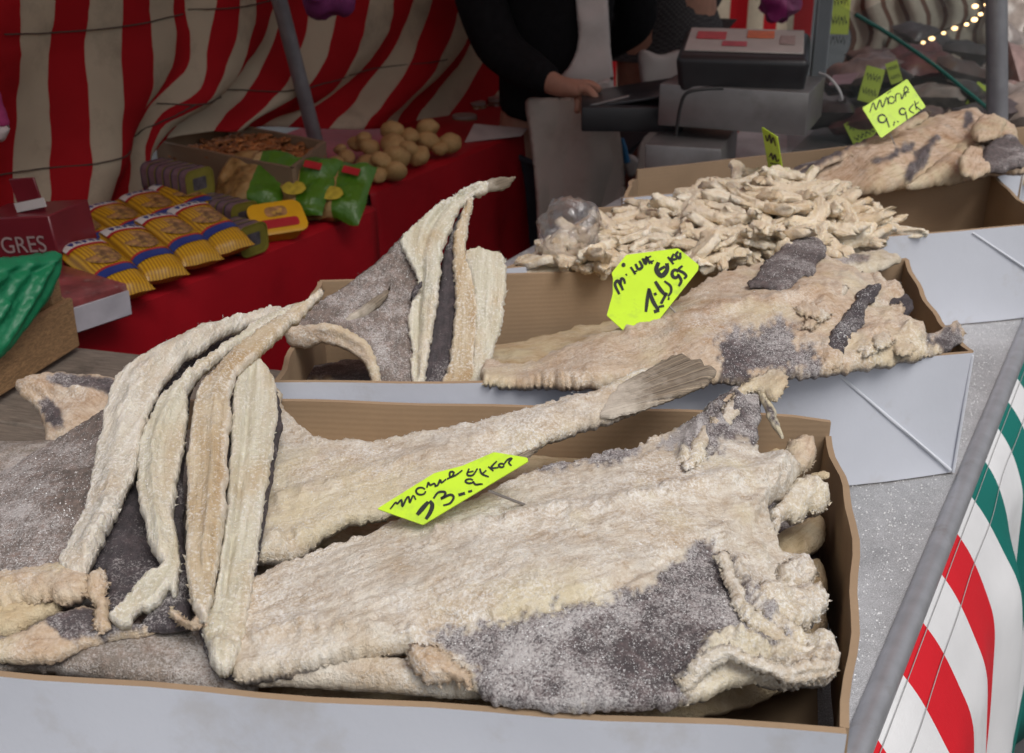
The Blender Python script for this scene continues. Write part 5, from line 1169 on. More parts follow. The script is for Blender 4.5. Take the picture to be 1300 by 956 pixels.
me_, nt, b = mat_base('reflection_glow'); b.inputs['Base Color'].default_value = (1, .8, .5, 1); b.inputs['Emission Color'].default_value = (1, .62, .28, 1); b.inputs['Emission Strength'].default_value = 3
bp = [(1172, 54), (1183, 49), (1198, 42), (1212, 36), (1227, 31), (1237, 25), (1245, 18), (1238, 8), (1252, 6)]
tube('bead_wire', [vy(x, y-3, 3.12) for x, y in bp], .002, M_RUBBER, gl, 6)
for k, (x, y) in enumerate(bp):
    b = bmesh.new(); bmesh.ops.create_icosphere(b, subdivisions=2, radius=.0062 if k % 2 else .0045, matrix=Matrix.Translation(vy(x, y, 3.1)) @ Matrix.Diagonal((1.3, 1, .9, 1))); bm_obj('reflection_bead', b, me_, gl)

# more stall goods right of the pole
for k, (x, y, Y, s) in enumerate([(1290, 30, 3.6, .16), (1285, 75, 3.4, .15), (1295, 110, 3.1, .14), (1282, 140, 2.9, .10), (1300, 155, 2.7, .12)]):
    o = link('wrapped_packet', pmesh[k % 6].copy()); o.data.materials[0] = pm[(6, 4, 2, 6, 4)[k]]; o.location = aty(x, y, Y); o.rotation_euler = (1.1, .3*k, .5*k); o.scale = (s/.12,)*3
    props(o, 'pale grey wrapped packet right of the upright pole', 'packet', 'packets right of the pole')
hb = thing('hanging_bag', 'crumpled magenta bag hanging above the scale', 'bag', tuple(aty(990, 12, 3.6)))
b = bmesh.new(); bmesh.ops.create_icosphere(b, subdivisions=3, radius=1); P = np.array([v.co for v in b.verts]); r_ = 1+fbm(P, 1.8, 3, 5)*.5; c = aty(990, 4, 3.6)
for v, q, k in zip(b.verts, P, r_): v.co = Vector((c[0]+q[0]*.055*k, c[1]+q[1]*.05*k, c[2]+q[2]*.05*k))
bm_obj('bag_body', b, simple('magenta_film', (.30, .03, .16), .4, .3, 20), hb)
tube('bag_handle', [c+np.array([0, 0, .04]), c+np.array([.005, 0, .5])], .004, M_RUBBER, hb, 6)
hb = thing('hanging_bag', 'purple bag hanging from the roof in front of the tarpaulin', 'bag', tuple(aty(415, 0, 2.4)))
b = bmesh.new(); bmesh.ops.create_icosphere(b, subdivisions=4, radius=1); P = np.array([v.co for v in b.verts]); r_ = 1+fbm(P, 1.8, 3, 9)*.35; c = aty(416, -22, 2.4)
for v, q, k in zip(b.verts, P, r_): v.co = Vector((c[0]+q[0]*.062*k, c[1]+q[1]*.05*k, c[2]+q[2]*.066*k))
bm_obj('bag_body', b, simple('purple_cloth', (.16, .02, .11), .7, .3, 20, .3, 100), hb)
tube('bag_handle', [c+np.array([0, 0, .05]), c+np.array([.005, 0, .6])], .004, M_RUBBER, hb, 6)
hb = thing('hanging_cloth', 'bright pink cloth with pale hem beside the tarpaulin at the stall end', 'cloth', tuple(aty(0, 150, 1.75)))
sheet('cloth_fold', [(-60, 90, 1.75), (-10, 105, 1.75), (4, 130, 1.75), (12, 158, 1.75), (0, 163, 1.75), (-60, 165, 1.75)], simple('pink_cloth', (.26, .02, .10), .8, .2), hb, .02, mode='y', step=4, amp=1.5, rag=.6)
sheet('hem', [(-60, 160, 1.745), (0, 160, 1.745), (12, 160, 1.745), (8, 176, 1.745), (-4, 181, 1.745), (-60, 180, 1.745)], simple('pale_hem', (.4, .34, .33), .8, .2), hb, .015, mode='y', step=4, amp=1.0, rag=.6)

# ================================================================== GOODS ON THE RED COUNTERS
def noodle_mat():
    m, nt, b = mat_base('ribbed_yellow_film'); v = gen(nt)
    s = N_(nt, 'ShaderNodeSeparateXYZ'); nt.links.new(v, s.inputs[0])
    r = math_(nt, 'SINE', math_(nt, 'MULTIPLY', s.outputs[0], 1150.0)); r = math_(nt, 'MULTIPLY', math_(nt, 'ADD', r, 1), .5)
    c = mixc(nt, r, (.26, .12, .008), (.55, .30, .012)); nt.links.new(c, b.inputs['Base Color']); b.inputs['Roughness'].default_value = .3
    bump(nt, b, noise(nt, v, 40, 4), .5, .004); return m
M_NOOD = noodle_mat(); M_BLUE = simple('blue_print', (.012, .03, .17), .3, .15); M_WHITEP = simple('white_print', (.55, .52, .50), .3, .1); M_REDP = simple('red_print', (.35, .012, .018), .35, .15)
M_PIC = simple('food_picture', (.26, .13, .05), .35, .7, 60, dirt=((.55, .33, .05), 90, .52, .9))
PW, PL, PT = .078, .168, .046
def ptop(x, y, w=PW, l=PL, t=PT): return t/2*math.sqrt(max(0, (1-abs(2*x/w)**3)*(1-abs(2*y/l)**3)))
def patch(name, xs, yf, mat, parent, lift=.0012, n=14, shape=None):
    V, Fc = [], []
    for i in range(n+1):
        x = xs[0]+(xs[1]-xs[0])*i/n
        for j in range(7):
            y0, y1 = yf(x); y = y0+(y1-y0)*j/6; V.append((x, y, ptop(x, y)+lift))
    for i in range(n):
        for j in range(6): Fc.append((i*7+j, (i+1)*7+j, (i+1)*7+j+1, i*7+j+1))
    return mesh(name, V, Fc, mat, parent, local=True)
pack0 = thing('pasta_packet', 'yellow ribbed packet', 'food packet', (0, 0, 0), 'yellow packets along the counter front')
V, Fc = pillow(PW, PL, PT, 14, 22, 5, .004); mesh('film_body', V, Fc, M_NOOD, pack0, local=True)
patch('blue_band', (-.036, .036), lambda x: (-.050+x*.12, -.034+x*.12), M_BLUE, pack0)
patch('red_line', (-.036, .036), lambda x: (-.033+x*.12, -.029+x*.12), M_REDP, pack0)
patch('brand_panel', (-.0355, .0355), lambda x: (.048, .072), M_WHITEP, pack0)
patch('red_line', (-.0355, .0355), lambda x: (.041, .0475), M_REDP, pack0)
patch('food_picture', (-.027, .027), lambda x: (.005-.029*math.sqrt(max(0, 1-(x/.0272)**2)), .005+.029*math.sqrt(max(0, 1-(x/.0272)**2))), M_PIC, pack0)
for k in range(5): patch('brand_letter', (-.026+k*.011, -.019+k*.011), lambda x: (.054+.003*math.sin(x*900), .064), M_BLUE, pack0, .0018, 5)
def dup(root, label=None):
    r = root.copy(); COL.objects.link(r)
    if label: r['label'] = label
    for ch in list(root.children):
        c = ch.copy(); COL.objects.link(c); c.parent = r
        for g in list(ch.children):
            d = g.copy(); COL.objects.link(d); d.parent = c
    return r
plab = ['yellow ribbed packet beside the wooden crate, first of the row of four', 'yellow ribbed packet second in the row from the wooden crate', 'yellow ribbed packet third in the row from the wooden crate', 'yellow ribbed packet touching the tins, last of its row']
for k, (x, y) in enumerate([(132, 342), (180, 322), (224, 305), (264, 290)]):
    o = pack0 if k == 0 else dup(pack0)
    o['label'] = plab[k]; o.location = vz(x, y, .848); ang = math.atan2(.70, -.71)-math.pi/2
    o.rotation_euler = (math.radians(13), math.radians(random.uniform(-4, 4)), ang+random.uniform(-.05, .05))
for k, (x, y) in enumerate([(108, 303), (156, 287), (200, 272), (238, 258)]):
    o = dup(pack0, 'yellow ribbed packet in the rear row, half hidden behind the front four'); o.location = vz(x, y, .855); o['group'] = 'yellow packets in the rear row'
    o.rotation_euler = (math.radians(10), 0, ang+random.uniform(-.1, .1))

# tins
def rrect(w, h, r, n=5):
    P = []
    for cx, cy, a0 in ((w/2-r, h/2-r, 0), (-w/2+r, h/2-r, 90), (-w/2+r, -h/2+r, 180), (w/2-r, -h/2+r, 270)):
        for k in range(n+1): a = math.radians(a0+90*k/n); P.append((cx+r*math.cos(a), cy+r*math.sin(a)))
    return P
def extr(P, zs, scl):
    V, Fc = [], []; m = len(P)
    for z, s in zip(zs, scl): V += [(x*s, y*s, z) for x, y in P]
    for k in range(len(zs)-1): Fc += [(k*m+i, k*m+(i+1) % m, (k+1)*m+(i+1) % m, (k+1)*m+i) for i in range(m)]
    Fc += [tuple(range(m))[::-1], tuple((len(zs)-1)*m+i for i in range(m))]
    return V, Fc
M_TIN = simple('olive_tin', (.22, .19, .035), .3, .2, 40, metal=.3); M_TINRIM = simple('tin_rim', (.10, .08, .12), .3, .1, metal=.6); M_TINLAB = simple('tin_emblem', (.07, .06, .07), .4, .5, 90)
M_TINSIDE = simple('tin_side', (.20, .13, .16), .3, .25, 40, metal=.4)
tin0 = thing('fish_tin', 'flat olive fish tin standing on edge in a row on the counter', 'tin', (0, 0, 0), 'fish tins in rows on the red counter')
P = rrect(.062, .052, .014); V, Fc = extr(P, [-.009, -.009, .007, .007], [.97, 1, 1, .97]); mesh('can_body', V, Fc, M_TINSIDE, tin0, local=True, sharp=40)
V, Fc = extr(P, [.0071, .0092, .0092, .0075], [1.02, 1.03, .96, .95]); lid_ = mesh('lid', V, Fc, M_TIN, tin0, local=True, sharp=40)
V, Fc = extr(P, [-.0098, -.0082], [1.03, 1.03]); mesh('rim', V, Fc, M_TINRIM, tin0, local=True, sharp=40)
V, Fc = extr(rrect(.030, .022, .003), [.0072, .0080], [1, 1]); mesh('emblem', V, Fc, M_TINLAB, lid_, local=True, sharp=40)
first = True
for (x, y, z, n, lb) in ((318, 303, .829, 3, 'olive fish tin on edge at the counter lip beside the yellow tub'), (307, 275, .842, 5, 'olive fish tin on edge in the row behind the yellow tub'), (256, 258, .831, 5, 'olive fish tin on edge in the lower row against the shrimp box'), (250, 232, .890, 6, 'olive fish tin on edge in the upper row against the shrimp box')):
    p = vz(x, y, z); rowd = Vector((-.82, .57, 0)).normalized()
    for k in range(n):
        o = tin0 if first else dup(tin0); first = False
        o.location = p+rowd*(.0205*k); o['label'] = lb; o['group'] = 'row of '+lb.split(' on edge ')[0]+'s '+lb.split(' on edge ')[1]
        zax = -rowd; xax = Vector((0, 0, 1)).cross(zax).normalized(); yax = zax.cross(xax)
        o.rotation_euler = (Matrix((xax, yax, zax)).transposed() @ Matrix.Rotation(random.uniform(-.06, .06), 3, 'Z')).to_euler()

# margarine tub
tu = thing('margarine_tub', 'yellow square tub with red printed lid among the tins', 'tub', tuple(vz(350, 285, .83)))
Mt = Matrix.Translation(vz(351, 281, .835)) @ Matrix.Rotation(.55, 4, 'Z') @ Matrix.Rotation(math.radians(42), 4, 'X')
P = rrect(.095, .062, .016); V, Fc = extr(P, [-.022, .006, .008, .012, .013], [.86, .97, 1.05, 1.05, .98]); V = [tuple(Mt @ Vector(v)) for v in V]; mesh('tub_body', V, Fc, simple('yellow_tub', (.58, .30, .008), .3, .1), tu, sharp=40)
V, Fc = extr(rrect(.070, .018, .006), [.0131, .0138], [1, 1]); V = [tuple(Mt @ (Vector(v)+Vector((0, -.012, 0)))) for v in V]; mesh('red_label', V, Fc, M_REDP, tu, sharp=40)
V, Fc = extr(rrect(.04, .02, .008), [.0131, .0138], [1, 1]); V = [tuple(Mt @ (Vector(v)+Vector((0, .012, 0)))) for v in V]; mesh('picture', V, Fc, M_PIC, tu, sharp=40)

# green and clear bags of flat bread
def bag_mat():
    m, nt, b = mat_base('green_and_clear_bag'); v = gen(nt); s = N_(nt, 'ShaderNodeSeparateXYZ'); nt.links.new(v, s.inputs[0])
    food = ramp(nt, noise(nt, v, 22, 5, .6), [(.35, (.13, .07, .02)), (.5, (.34, .20, .07)), (.7, (.45, .32, .16))])
    f = math_(nt, 'GREATER_THAN', math_(nt, 'ADD', s.outputs[0], math_(nt, 'MULTIPLY', s.outputs[1], .15)), .012); c = mixc(nt, f, food, (.055, .15, .008))
    nt.links.new(c, b.inputs['Base Color']); b.inputs['Roughness'].default_value = .3
    bump(nt, b, noise(nt, v, 35, 5, .65), .7, .006); return m
M_BAG = bag_mat(); M_BAGY = simple('yellow_print', (.42, .32, .03), .4, .3, 80)
for k, (x, y, z, rz, ry, lab, grp) in enumerate([(424, 246, .846, -.30, -.10, 'green and clear bag of flat bread at the end of the red counter', None), (376, 240, .858, -.25, -.12, 'clear bag of flat bread with green top, middle one of three', None), (322, 232, .866, -.35, -.1, 'crinkled clear bag with green top next to the shrimp box', None)]):
    t = thing('bread_bag', lab, 'bread bag', tuple(vz(x, y, z)), 'bags of flat bread'); t.rotation_euler = (.62, ry+.1, rz)
    V, Fc = pillow(.140, .135, .05, 26, 26, k+21, .022); mesh('bag_body', V, Fc, M_BAG, t, local=True)
    if k < 2:
        V, Fc = [], []
        for i in range(9):
            for j in range(7):
                a = math.sqrt(max(0, 1-(i/4-1)**2)); xx = .014+(i/4-1)*.024; yy = -.025+(j/3-1)*.015*a
                V.append((xx, yy, ptop(xx, yy, .140, .135, .05)+.010))
        for i in range(8):
            for j in range(6): Fc.append((i*7+j, (i+1)*7+j, (i+1)*7+j+1, i*7+j+1))
        mesh('round_print', V, Fc, M_BAGY, t, local=True)
        bm_obj('red_print', box_bm((.032, .016, .001), Matrix.Translation((.035, .03, .034)) @ Matrix.Rotation(.25, 4, 'Y'), 0), M_REDP, t, local=True)

# brown box of dried shrimps
sb = thing('shrimp_box', 'worn brown wooden box filled with dried shrimps under the tarpaulin', 'wooden box', tuple(vz(300, 200, .8)))
zt = .905; C4 = [atz(*p, zt)[:2] for p in ((197, 179), (372, 214), (414, 179), (288, 155))]; cen = sum(C4)/4
for k in range(4):
    a, b_ = C4[k], C4[(k+1) % 4]; d = (b_-a)/np.linalg.norm(b_-a); o = np.array([d[1], -d[0]]); o = o if o@(a-cen) > 0 else -o
    panel('side_board', a+d*.002*(k+1), b_-d*.002*(k+1), .803, zt-.803, o, sb, th=.009, n=8, mats=[M_KRAFT_D, M_KRAFT_D])
slab('bottom_board', [q+(cen-q)*.03 for q in C4], .802, .81, M_KRAFT_D, sb)
V, Fc = [], []
for i in range(420):
    u, v = RNG.random(2)*.9+.05; p = (C4[0]*(1-u)+C4[1]*u)*(1-v)+(C4[3]*(1-u)+C4[2]*u)*v
    M = Matrix.Translation((p[0], p[1], .872+.02*math.sin(u*3)+RNG.uniform(-.006, .006))) @ Matrix.Rotation(RNG.uniform(0, 6), 4, 'Z') @ Matrix.Rotation(RNG.uniform(-.6, .6), 4, 'X')
    pts = [M @ Vector((.011*math.cos(a), .011*math.sin(a), 0)) for a in np.linspace(.2, 3.4, 6)]; q, fc = tube_data(pts, [.002, .004, .0045, .004, .003, .0012], 5)
    k = len(V); V += q; Fc += [tuple(k+x for x in f_) for f_ in fc]
o = mesh('dried_shrimps', V, Fc, simple('shrimp', (.30, .11, .03), .6, .6, 40)); props(o, 'small curled dried shrimps loose in the worn brown box', 'dried shrimps', kind='stuff')

# buns
bunm = []
M_BUN = simple('bun_crust', (.42, .25, .09), .65, .45, 22, .35, 70, dirt=((.55, .42, .25), 16, .52, .6))
for k in range(5):
    b = bmesh.new(); bmesh.ops.create_icosphere(b, subdivisions=3, radius=1); P = np.array([v.co for v in b.verts])
    r_ = 1+fbm(P, 1.3, 3, k+60)*.22-.16*np.exp(-(P[:, 0]/.12)**2)*(P[:, 2] > 0)*(k % 2); P = P*r_[:, None]*np.array([1.15, 1, .8])
    for v, q in zip(b.verts, P): v.co = q
    me = bpy.data.meshes.new('bun'); b.to_mesh(me); b.free(); me.materials.append(M_BUN); me.polygons.foreach_set('use_smooth', np.ones(len(me.polygons), bool)); bunm.append(me)
for k, (x, y, r, z) in enumerate([(30, 590, 32, .83), (70, 540, 36, .84), (118, 552, 38, .845), (115, 620, 54, .832), (200, 492, 44, .87), (205, 545, 48, .85), (212, 592, 52, .84), (266, 510, 36, .86), (332, 480, 46, .865), (332, 532, 46, .84), (415, 538, 48, .832), (300, 586, 42, .828), (210, 642, 42, .826), (42, 642, 32, .826), (70, 682, 36, .824), (95, 518, 28, .86), (5, 560, 24, .84), (160, 600, 34, .85), (150, 655, 30, .824), (265, 560, 36, .845), (380, 560, 30, .826), (-10, 610, 30, .83)]):
    o = link('bun', bunm[k % 5]); o.location = vz(430+x/2.955, y/2.955, z); s = r/2.955*.00172; o.scale = (s, s, s); o.rotation_euler = (RNG.uniform(-.5, .5), RNG.uniform(-.5, .5), RNG.uniform(0, 6))
    props(o, 'round golden brown bun piled on the red counter', 'bun', 'buns piled on the red counter')
# things at the far end of the counter
for k, (x, y, Y, w, h, c_) in enumerate([(606, 142, 3.25, .05, .045, (.22, .12, .05)), (632, 138, 3.3, .06, .05, (.18, .09, .06)), (590, 158, 3.1, .07, .04, (.25, .16, .09)), (662, 128, 3.45, .06, .06, (.16, .10, .09))]):
    t = thing('glass_jar', ['amber jar beside the paper at the far end of the red counter', 'reddish jar with pale lid at the far end of the red counter', 'low tan jar next to the buns', 'dark jar by the seller apron on the counter'][k], 'jar', tuple(aty(x, y, Y)))
    p = aty(x, y, Y); P = [(math.cos(a)*w/2, math.sin(a)*w/2) for a in np.linspace(0, 6.283, 17)[:-1]]
    V, Fc = extr(P, [-h/2, -h*.45, h*.3, h*.42, h*.45], [.9, 1, 1, .9, .8]); mesh('jar_body', [tuple(Vector(v)+Vector(p)) for v in V], Fc, simple('jar', c_, .25, .3, 40), t, sharp=40)
    V, Fc = extr(P, [h*.45, h*.62], [.92, .92]); mesh('lid', [tuple(Vector(v)+Vector(p)) for v in V], Fc, simple('jar_lid', (.3, .25, .22), .4), t, sharp=40)
t = thing('paper_sheet', 'sheet of pale pink paper on the counter beyond the buns', 'paper', tuple(aty(620, 168, 2.95)))
V = atz(np.array([602, 670, 662, 590]), np.array([157, 163, 172, 180]), np.array([.83, .812, .806, .806])); mesh('leaf', np.r_[V, V-np.array([0, 0, .0015])], [(0, 1, 2, 3), (7, 6, 5, 4), (0, 4, 5, 1), (1, 5, 6, 2), (2, 6, 7, 3), (3, 7, 4, 0)], simple('pale_paper', (.45, .38, .36), .8), t, smooth=False)

# red carton at the near end of the counter, lettered
rc = thing('red_carton', 'dark red printed carton with raised flap, wrapped in clear film', 'carton', tuple(vz(40, 320, .8)))
Mr = Matrix.Translation(vy(22, 296, 1.72)) @ Matrix.Rotation(-.28, 4, 'Z') @ Matrix.Rotation(-.12, 4, 'Y')
M_REDC = simple('dark_red_print', (.15, .010, .018), .35, .15, 12)
bm_obj('carton_body', box_bm((.15, .10, .085), Mr @ Matrix.Translation((-.012, .05, -.018)), .002, 1), M_REDC, rc)
bm_obj('flap', box_bm((.045, .004, .065), Mr @ Matrix.Translation((.012, .03, .045)) @ Matrix.Rotation(.12, 4, 'X'), .001, 1), M_REDC, rc)
bm_obj('pale_strip', box_bm((.055, .002, .014), Mr @ Matrix.Translation((.015, .026, .036)) @ Matrix.Rotation(-.12, 4, 'Y'), 0), M_WHITEP, rc)
cu = bpy.data.curves.new('lettering', 'FONT'); cu.body = 'GRES'; cu.size = .036; cu.align_x = 'CENTER'; cu.extrude = .0003; cu.materials.append(simple('dull_print', (.34, .26, .25), .5))
tmp_ = link('lettering', cu); dg = bpy.context.evaluated_depsgraph_get(); me = bpy.data.meshes.new_from_object(tmp_.evaluated_get(dg)); bpy.data.objects.remove(tmp_); to_ = link('lettering', me, rc); to_.matrix_basis = Mr @ Matrix.Translation((.006, -.0016, -.030)) @ Matrix.Rotation(math.pi/2, 4, 'X')
to_.matrix_parent_inverse = mworld(rc).inverted()
mp_ = thing('meat_pack', 'flat red printed food box with a white end beside the wooden crate', 'food box', tuple(vz(100, 400, .8)))
Mm = Matrix.Translation(vz(96, 378, .832)) @ Matrix.Rotation(ang+.15, 4, 'Z')
bm_obj('box_body', box_bm((.10, .20, .05), Mm @ Matrix.Translation((-.01, .03, 0)), .003), simple('red_food_print', (.20, .045, .045), .3, .6, 25, dirt=((.30, .22, .20), 30, .55, .7)), mp_)
bm_obj('white_end', box_bm((.098, .003, .036), Mm @ Matrix.Translation((-.01, -.0722, -.003)), .0005, 1), simple('white_end', (.42, .40, .44), .5), mp_)

# wooden crate with green bag
cr = thing('wooden_crate', 'rough wooden crate on the trestle, holding a green plastic bag', 'crate', (-.72, 1.36, .8))
cd = np.array([.24, .97]); cd /= np.linalg.norm(cd); cn = np.array([-cd[1], cd[0]]); c0 = np.array([-.588, 1.498])
def cbox(name, a, w, t, h, z, mat=M_CRATEWOOD, parent=cr):   # along -cd from a
    c = a; M = Matrix.Translation((c[0], c[1], z)) @ Matrix.Rotation(math.atan2(cd[1], cd[0]), 4, 'Z'); return bm_obj(name, box_bm((w, t, h), M, .002, 1), mat, parent)
for z, tilt in ((.838, 0),):
    if z < .9: cbox('slat', c0-cd*.20+cn*.006, .40, .010, .070, z)
    cbox('slat', c0-cd*.20+cn*.30, .40, .010, .070, z)
    for e in (0.004, .396):
        M = Matrix.Translation((*(c0-cd*e+cn*.153), z)) @ Matrix.Rotation(math.atan2(cn[1], cn[0]), 4, 'Z')
        bm_obj('end_slat', box_bm((.28, .010, .070), M, .002, 1), M_CRATEWOOD, cr)
for a in (.016, .384):
    for s in (.024, .282): cbox('corner_post', c0-cd*a+cn*s, .022, .022, .105, .855)
for k in range(4): cbox('bottom_slat', c0-cd*.2+cn*(.05+.07*k), .385, .055, .006, .805)
gb = thing('green_bag', 'crumpled translucent green plastic bag spilling over the wooden crate', 'plastic bag', tuple(aty(0, 400, 1.36)))
sheet('bag_film', [(-90, 325, 1.32), (-30, 330, 1.36), (10, 326, 1.40), (45, 323, 1.43), (70, 318, 1.455), (77, 332, 1.455), (74, 352, 1.44), (62, 378, 1.42), (45, 402, 1.395), (22, 430, 1.36), (0, 456, 1.33), (-90, 530, 1.25)], M_GREENBAG, gb, .03, mode='y', step=3, rag=.8, amp=1.2,
      ridges=[([(72, 325), (40, 360), (0, 440)], 5, .008), ([(60, 330), (20, 350), (-20, 420)], 5, .007), ([(72, 345), (40, 395), (10, 440)], 4, .006), ([(40, 326), (0, 345), (-40, 380)], 5, .007), ([(70, 335), (30, 345), (-30, 350)], 4, -.006)], edgetint=0)
sheet('bag_film', [(-90, 335, 1.48), (0, 328, 1.50), (60, 322, 1.50), (60, 350, 1.48), (20, 400, 1.45), (-90, 460, 1.40)], M_GREENBAG, gb, .01, mode='y', step=5, amp=1.5)

# ================================================================== PEOPLE
def skel(name, J, E, mat, parent, lv=2):
    me = bpy.data.meshes.new(name); k = list(J); ix = {a: i for i, a in enumerate(k)}
    me.from_pydata([tuple(J[a][0]) for a in k], [(ix[a], ix[b_]) for a, b_ in E], []); me.materials.append(mat)
    o = link(name, me, parent); o.modifiers.new('skin', 'SKIN')
    bm = bmesh.new(); bm.from_mesh(me); bm.verts.layers.skin.verify(); bm.to_mesh(me); bm.free()
    for a, v in zip(k, me.skin_vertices[0].data):
        r = J[a][1]; v.radius = r if isinstance(r, tuple) else (r, r); v.use_root = (a == k[0])
    o.modifiers['skin'].use_smooth_shade = True
    s = o.modifiers.new('sub', 'SUBSURF'); s.levels = s.render_levels = lv
    return o
def chainE(*a): return [(a[i], a[i+1]) for i in range(len(a)-1)]
def V3(x, y, z): return Vector((x, y, z))
pr = thing('person', 'seller in black cardigan and pale apron with one hand on the black tray', 'person', (.12, 3.02, 0))
el, wr, pa = vy(634, 66, 2.88), vy(708, 110, 2.72), vy(728, 116, 2.69)
J = {'pelvis': (V3(.12, 3.02, .84), .11), 'waist': (V3(.115, 3.02, 1.0), .10), 'chest': (V3(.11, 3.02, 1.2), .11), 'neck': (V3(.115, 3.0, 1.385), .05), 'jaw': (V3(.125, 2.97, 1.45), (.06, .068)), 'skull': (V3(.12, 2.985, 1.53), (.072, .088)), 'crown': (V3(.12, 2.99, 1.60), .05), 'nose': (V3(.145, 2.895, 1.485), .012),
     'shr': (V3(-.055, 2.985, 1.28), .05), 'upr': (V3(-.085, 2.93, 1.14), .044), 'elr': (el, .04), 'wrr': (wr, (.027, .022)), 'par': (pa, (.030, .018)),
     'shl': (V3(.27, 3.06, 1.29), .055), 'ell': (V3(.325, 3.16, 1.03), .042), 'wrl': (V3(.20, 3.26, .95), .026), 'pal': (V3(.15, 3.27, .94), .03),
     'hr': (V3(.03, 3.03, .78), .085), 'kr': (V3(.02, 3.02, .44), .055), 'ar': (V3(.02, 3.05, .08), .04), 'tr': (V3(.03, 2.93, .035), .035),
     'hl': (V3(.20, 3.04, .78), .085), 'kl': (V3(.21, 3.04, .44), .055), 'al': (V3(.21, 3.07, .08), .04), 'tl': (V3(.23, 2.95, .035), .035)}
E_ = chainE('pelvis', 'waist', 'chest', 'neck', 'jaw', 'skull', 'crown')+[('jaw', 'nose')]+chainE('chest', 'shr', 'upr', 'elr', 'wrr', 'par')+chainE('chest', 'shl', 'ell', 'wrl', 'pal')+chainE('pelvis', 'hr', 'kr', 'ar', 'tr')+chainE('pelvis', 'hl', 'kl', 'al', 'tl')
fing = {'i': [(744, 112), (755, 121), (757, 133), (752, 139)], 'm': [(742, 116), (750, 126), (750, 138), (745, 143)], 'r': [(738, 120), (743, 130), (742, 140), (738, 145)], 'p': [(733, 122), (735, 131), (734, 139), (731, 143)]}
for q, (kk, l) in enumerate(fing.items()):
    prev = 'par'
    for i, (x, y) in enumerate(l):
        nm = kk+str(i); J[nm] = (vy(x, y, (2.665, 2.645, 2.64, 2.65)[i]+.012*q), (.0105, .0095, .0088, .0075)[i]); E_.append((prev, nm)); prev = nm
prev = 'par'
for i, (x, y, Y) in enumerate([(738, 106, 2.70), (752, 108, 2.695), (763, 116, 2.68)]): J['t%d' % i] = (vy(x, y, Y), (.013, .011, .009)[i]); E_.append((prev, 't%d' % i)); prev = 't%d' % i
skel('body', J, E_, M_HUMAN, pr)
Jc = {'waist': (V3(.10, 3.0, 1.0), .15), 'hem': (V3(.105, 3.02, .84), .15), 'chest': (V3(.105, 3.02, 1.18), .155), 'col': (V3(.11, 3.02, 1.33), .085), 'shr': (V3(-.06, 2.985, 1.28), .075), 'upr': (V3(-.085, 2.93, 1.14), .066), 'elr': (el+V3(.0, 0, .0), .060), 'fo': ((el+wr)/2, .052), 'wrr': (wr-(wr-el)*.06, .034),
      'shl': (V3(.27, 3.07, 1.28), .075), 'ell': (V3(.325, 3.16, 1.03), .06), 'wrl': (V3(.22, 3.25, .955), .04)}
skel('cardigan', Jc, chainE('waist', 'chest', 'col')+[('waist', 'hem')]+chainE('chest', 'shr', 'upr', 'elr', 'fo', 'wrr')+chainE('chest', 'shl', 'ell', 'wrl'), M_BLACKCLOTH, pr)
skel('trousers', {'p': (V3(.12, 3.03, .84), .15), 'hr': (V3(.03, 3.04, .74), .115), 'kr': (V3(.02, 3.03, .44), .07), 'ar': (V3(.02, 3.05, .1), .06), 'hl': (V3(.20, 3.05, .74), .115), 'kl': (V3(.21, 3.05, .44), .07), 'al': (V3(.21, 3.08, .1), .06)}, chainE('p', 'hr', 'kr', 'ar')+chainE('p', 'hl', 'kl', 'al'), M_TROUSER, pr)
skel('hair', {'a': (V3(.12, 3.01, 1.57), (.085, .085)), 'b': (V3(.12, 3.05, 1.50), (.07, .05)), 'c': (V3(.12, 3.0, 1.615), (.05, .06))}, [('a', 'b'), ('a', 'c')], M_HAIR, pr)
for s in (-1, 1):
    b = bmesh.new(); bmesh.ops.create_icosphere(b, subdivisions=2, radius=.011, matrix=Matrix.Translation((.137+s*.028, 2.913, 1.512))); bm_obj('eye', b, M_WHITEP, pr)
def fold(sc, a, ang): 
    c, s = math.cos(ang), math.sin(ang)
    return lambda P: a*np.sin((P[:, 0]*c+P[:, 1]*s)/sc+2*fbm(np.c_[P/60., P[:, :1]*0], 1, 2, 5))
bib = sheet('apron_bib', [(728, -120, 2.88), (770, -120, 2.90), (772, 0, 2.885), (775, 55, 2.87), (779, 108, 2.855), (776, 125, 2.85), (735, 128, 2.84), (716, 118, 2.845), (700, 105, 2.85), (712, 96, 2.85), (726, 78, 2.85), (734, 52, 2.86), (731, 0, 2.875)], M_APRON, pr, .010, mode='y', step=4, rag=.3, amp=.3, folds=fold(9, .003, 1.2), edgetint=0)
sheet('apron_skirt', [(668, 128, 2.86), (690, 124, 2.85), (720, 124, 2.835), (778, 118, 2.84), (786, 160, 2.82), (793, 220, 2.80), (800, 330, 2.78), (800, 430, 2.78), (690, 430, 2.78), (684, 330, 2.78), (679, 230, 2.80), (672, 170, 2.84)], M_APRON2, pr, .008, mode='y', step=5, rag=.3, amp=.3, folds=fold(12, .013, .22), edgetint=0)
sheet('apron_bow', [(756, 108, 2.80), (768, 100, 2.80), (780, 99, 2.80), (776, 106, 2.80), (782, 118, 2.80), (772, 122, 2.80), (762, 124, 2.80), (755, 118, 2.80)], M_APRON, pr, .016, mode='y', step=2.6, rag=1.0, amp=1.4, edgetint=0)
sc2 = thing('scrubbing_brush', 'blue handled brush hanging beside the seller apron', 'brush', tuple(vy(794, 200, 2.82)))
tube('handle', [vy(789, 176, 2.84), vy(792, 190, 2.84), vy(795, 206, 2.84)], [.006, .009, .010], simple('blue_plastic', (.02, .15, .33), .4), sc2, 10)
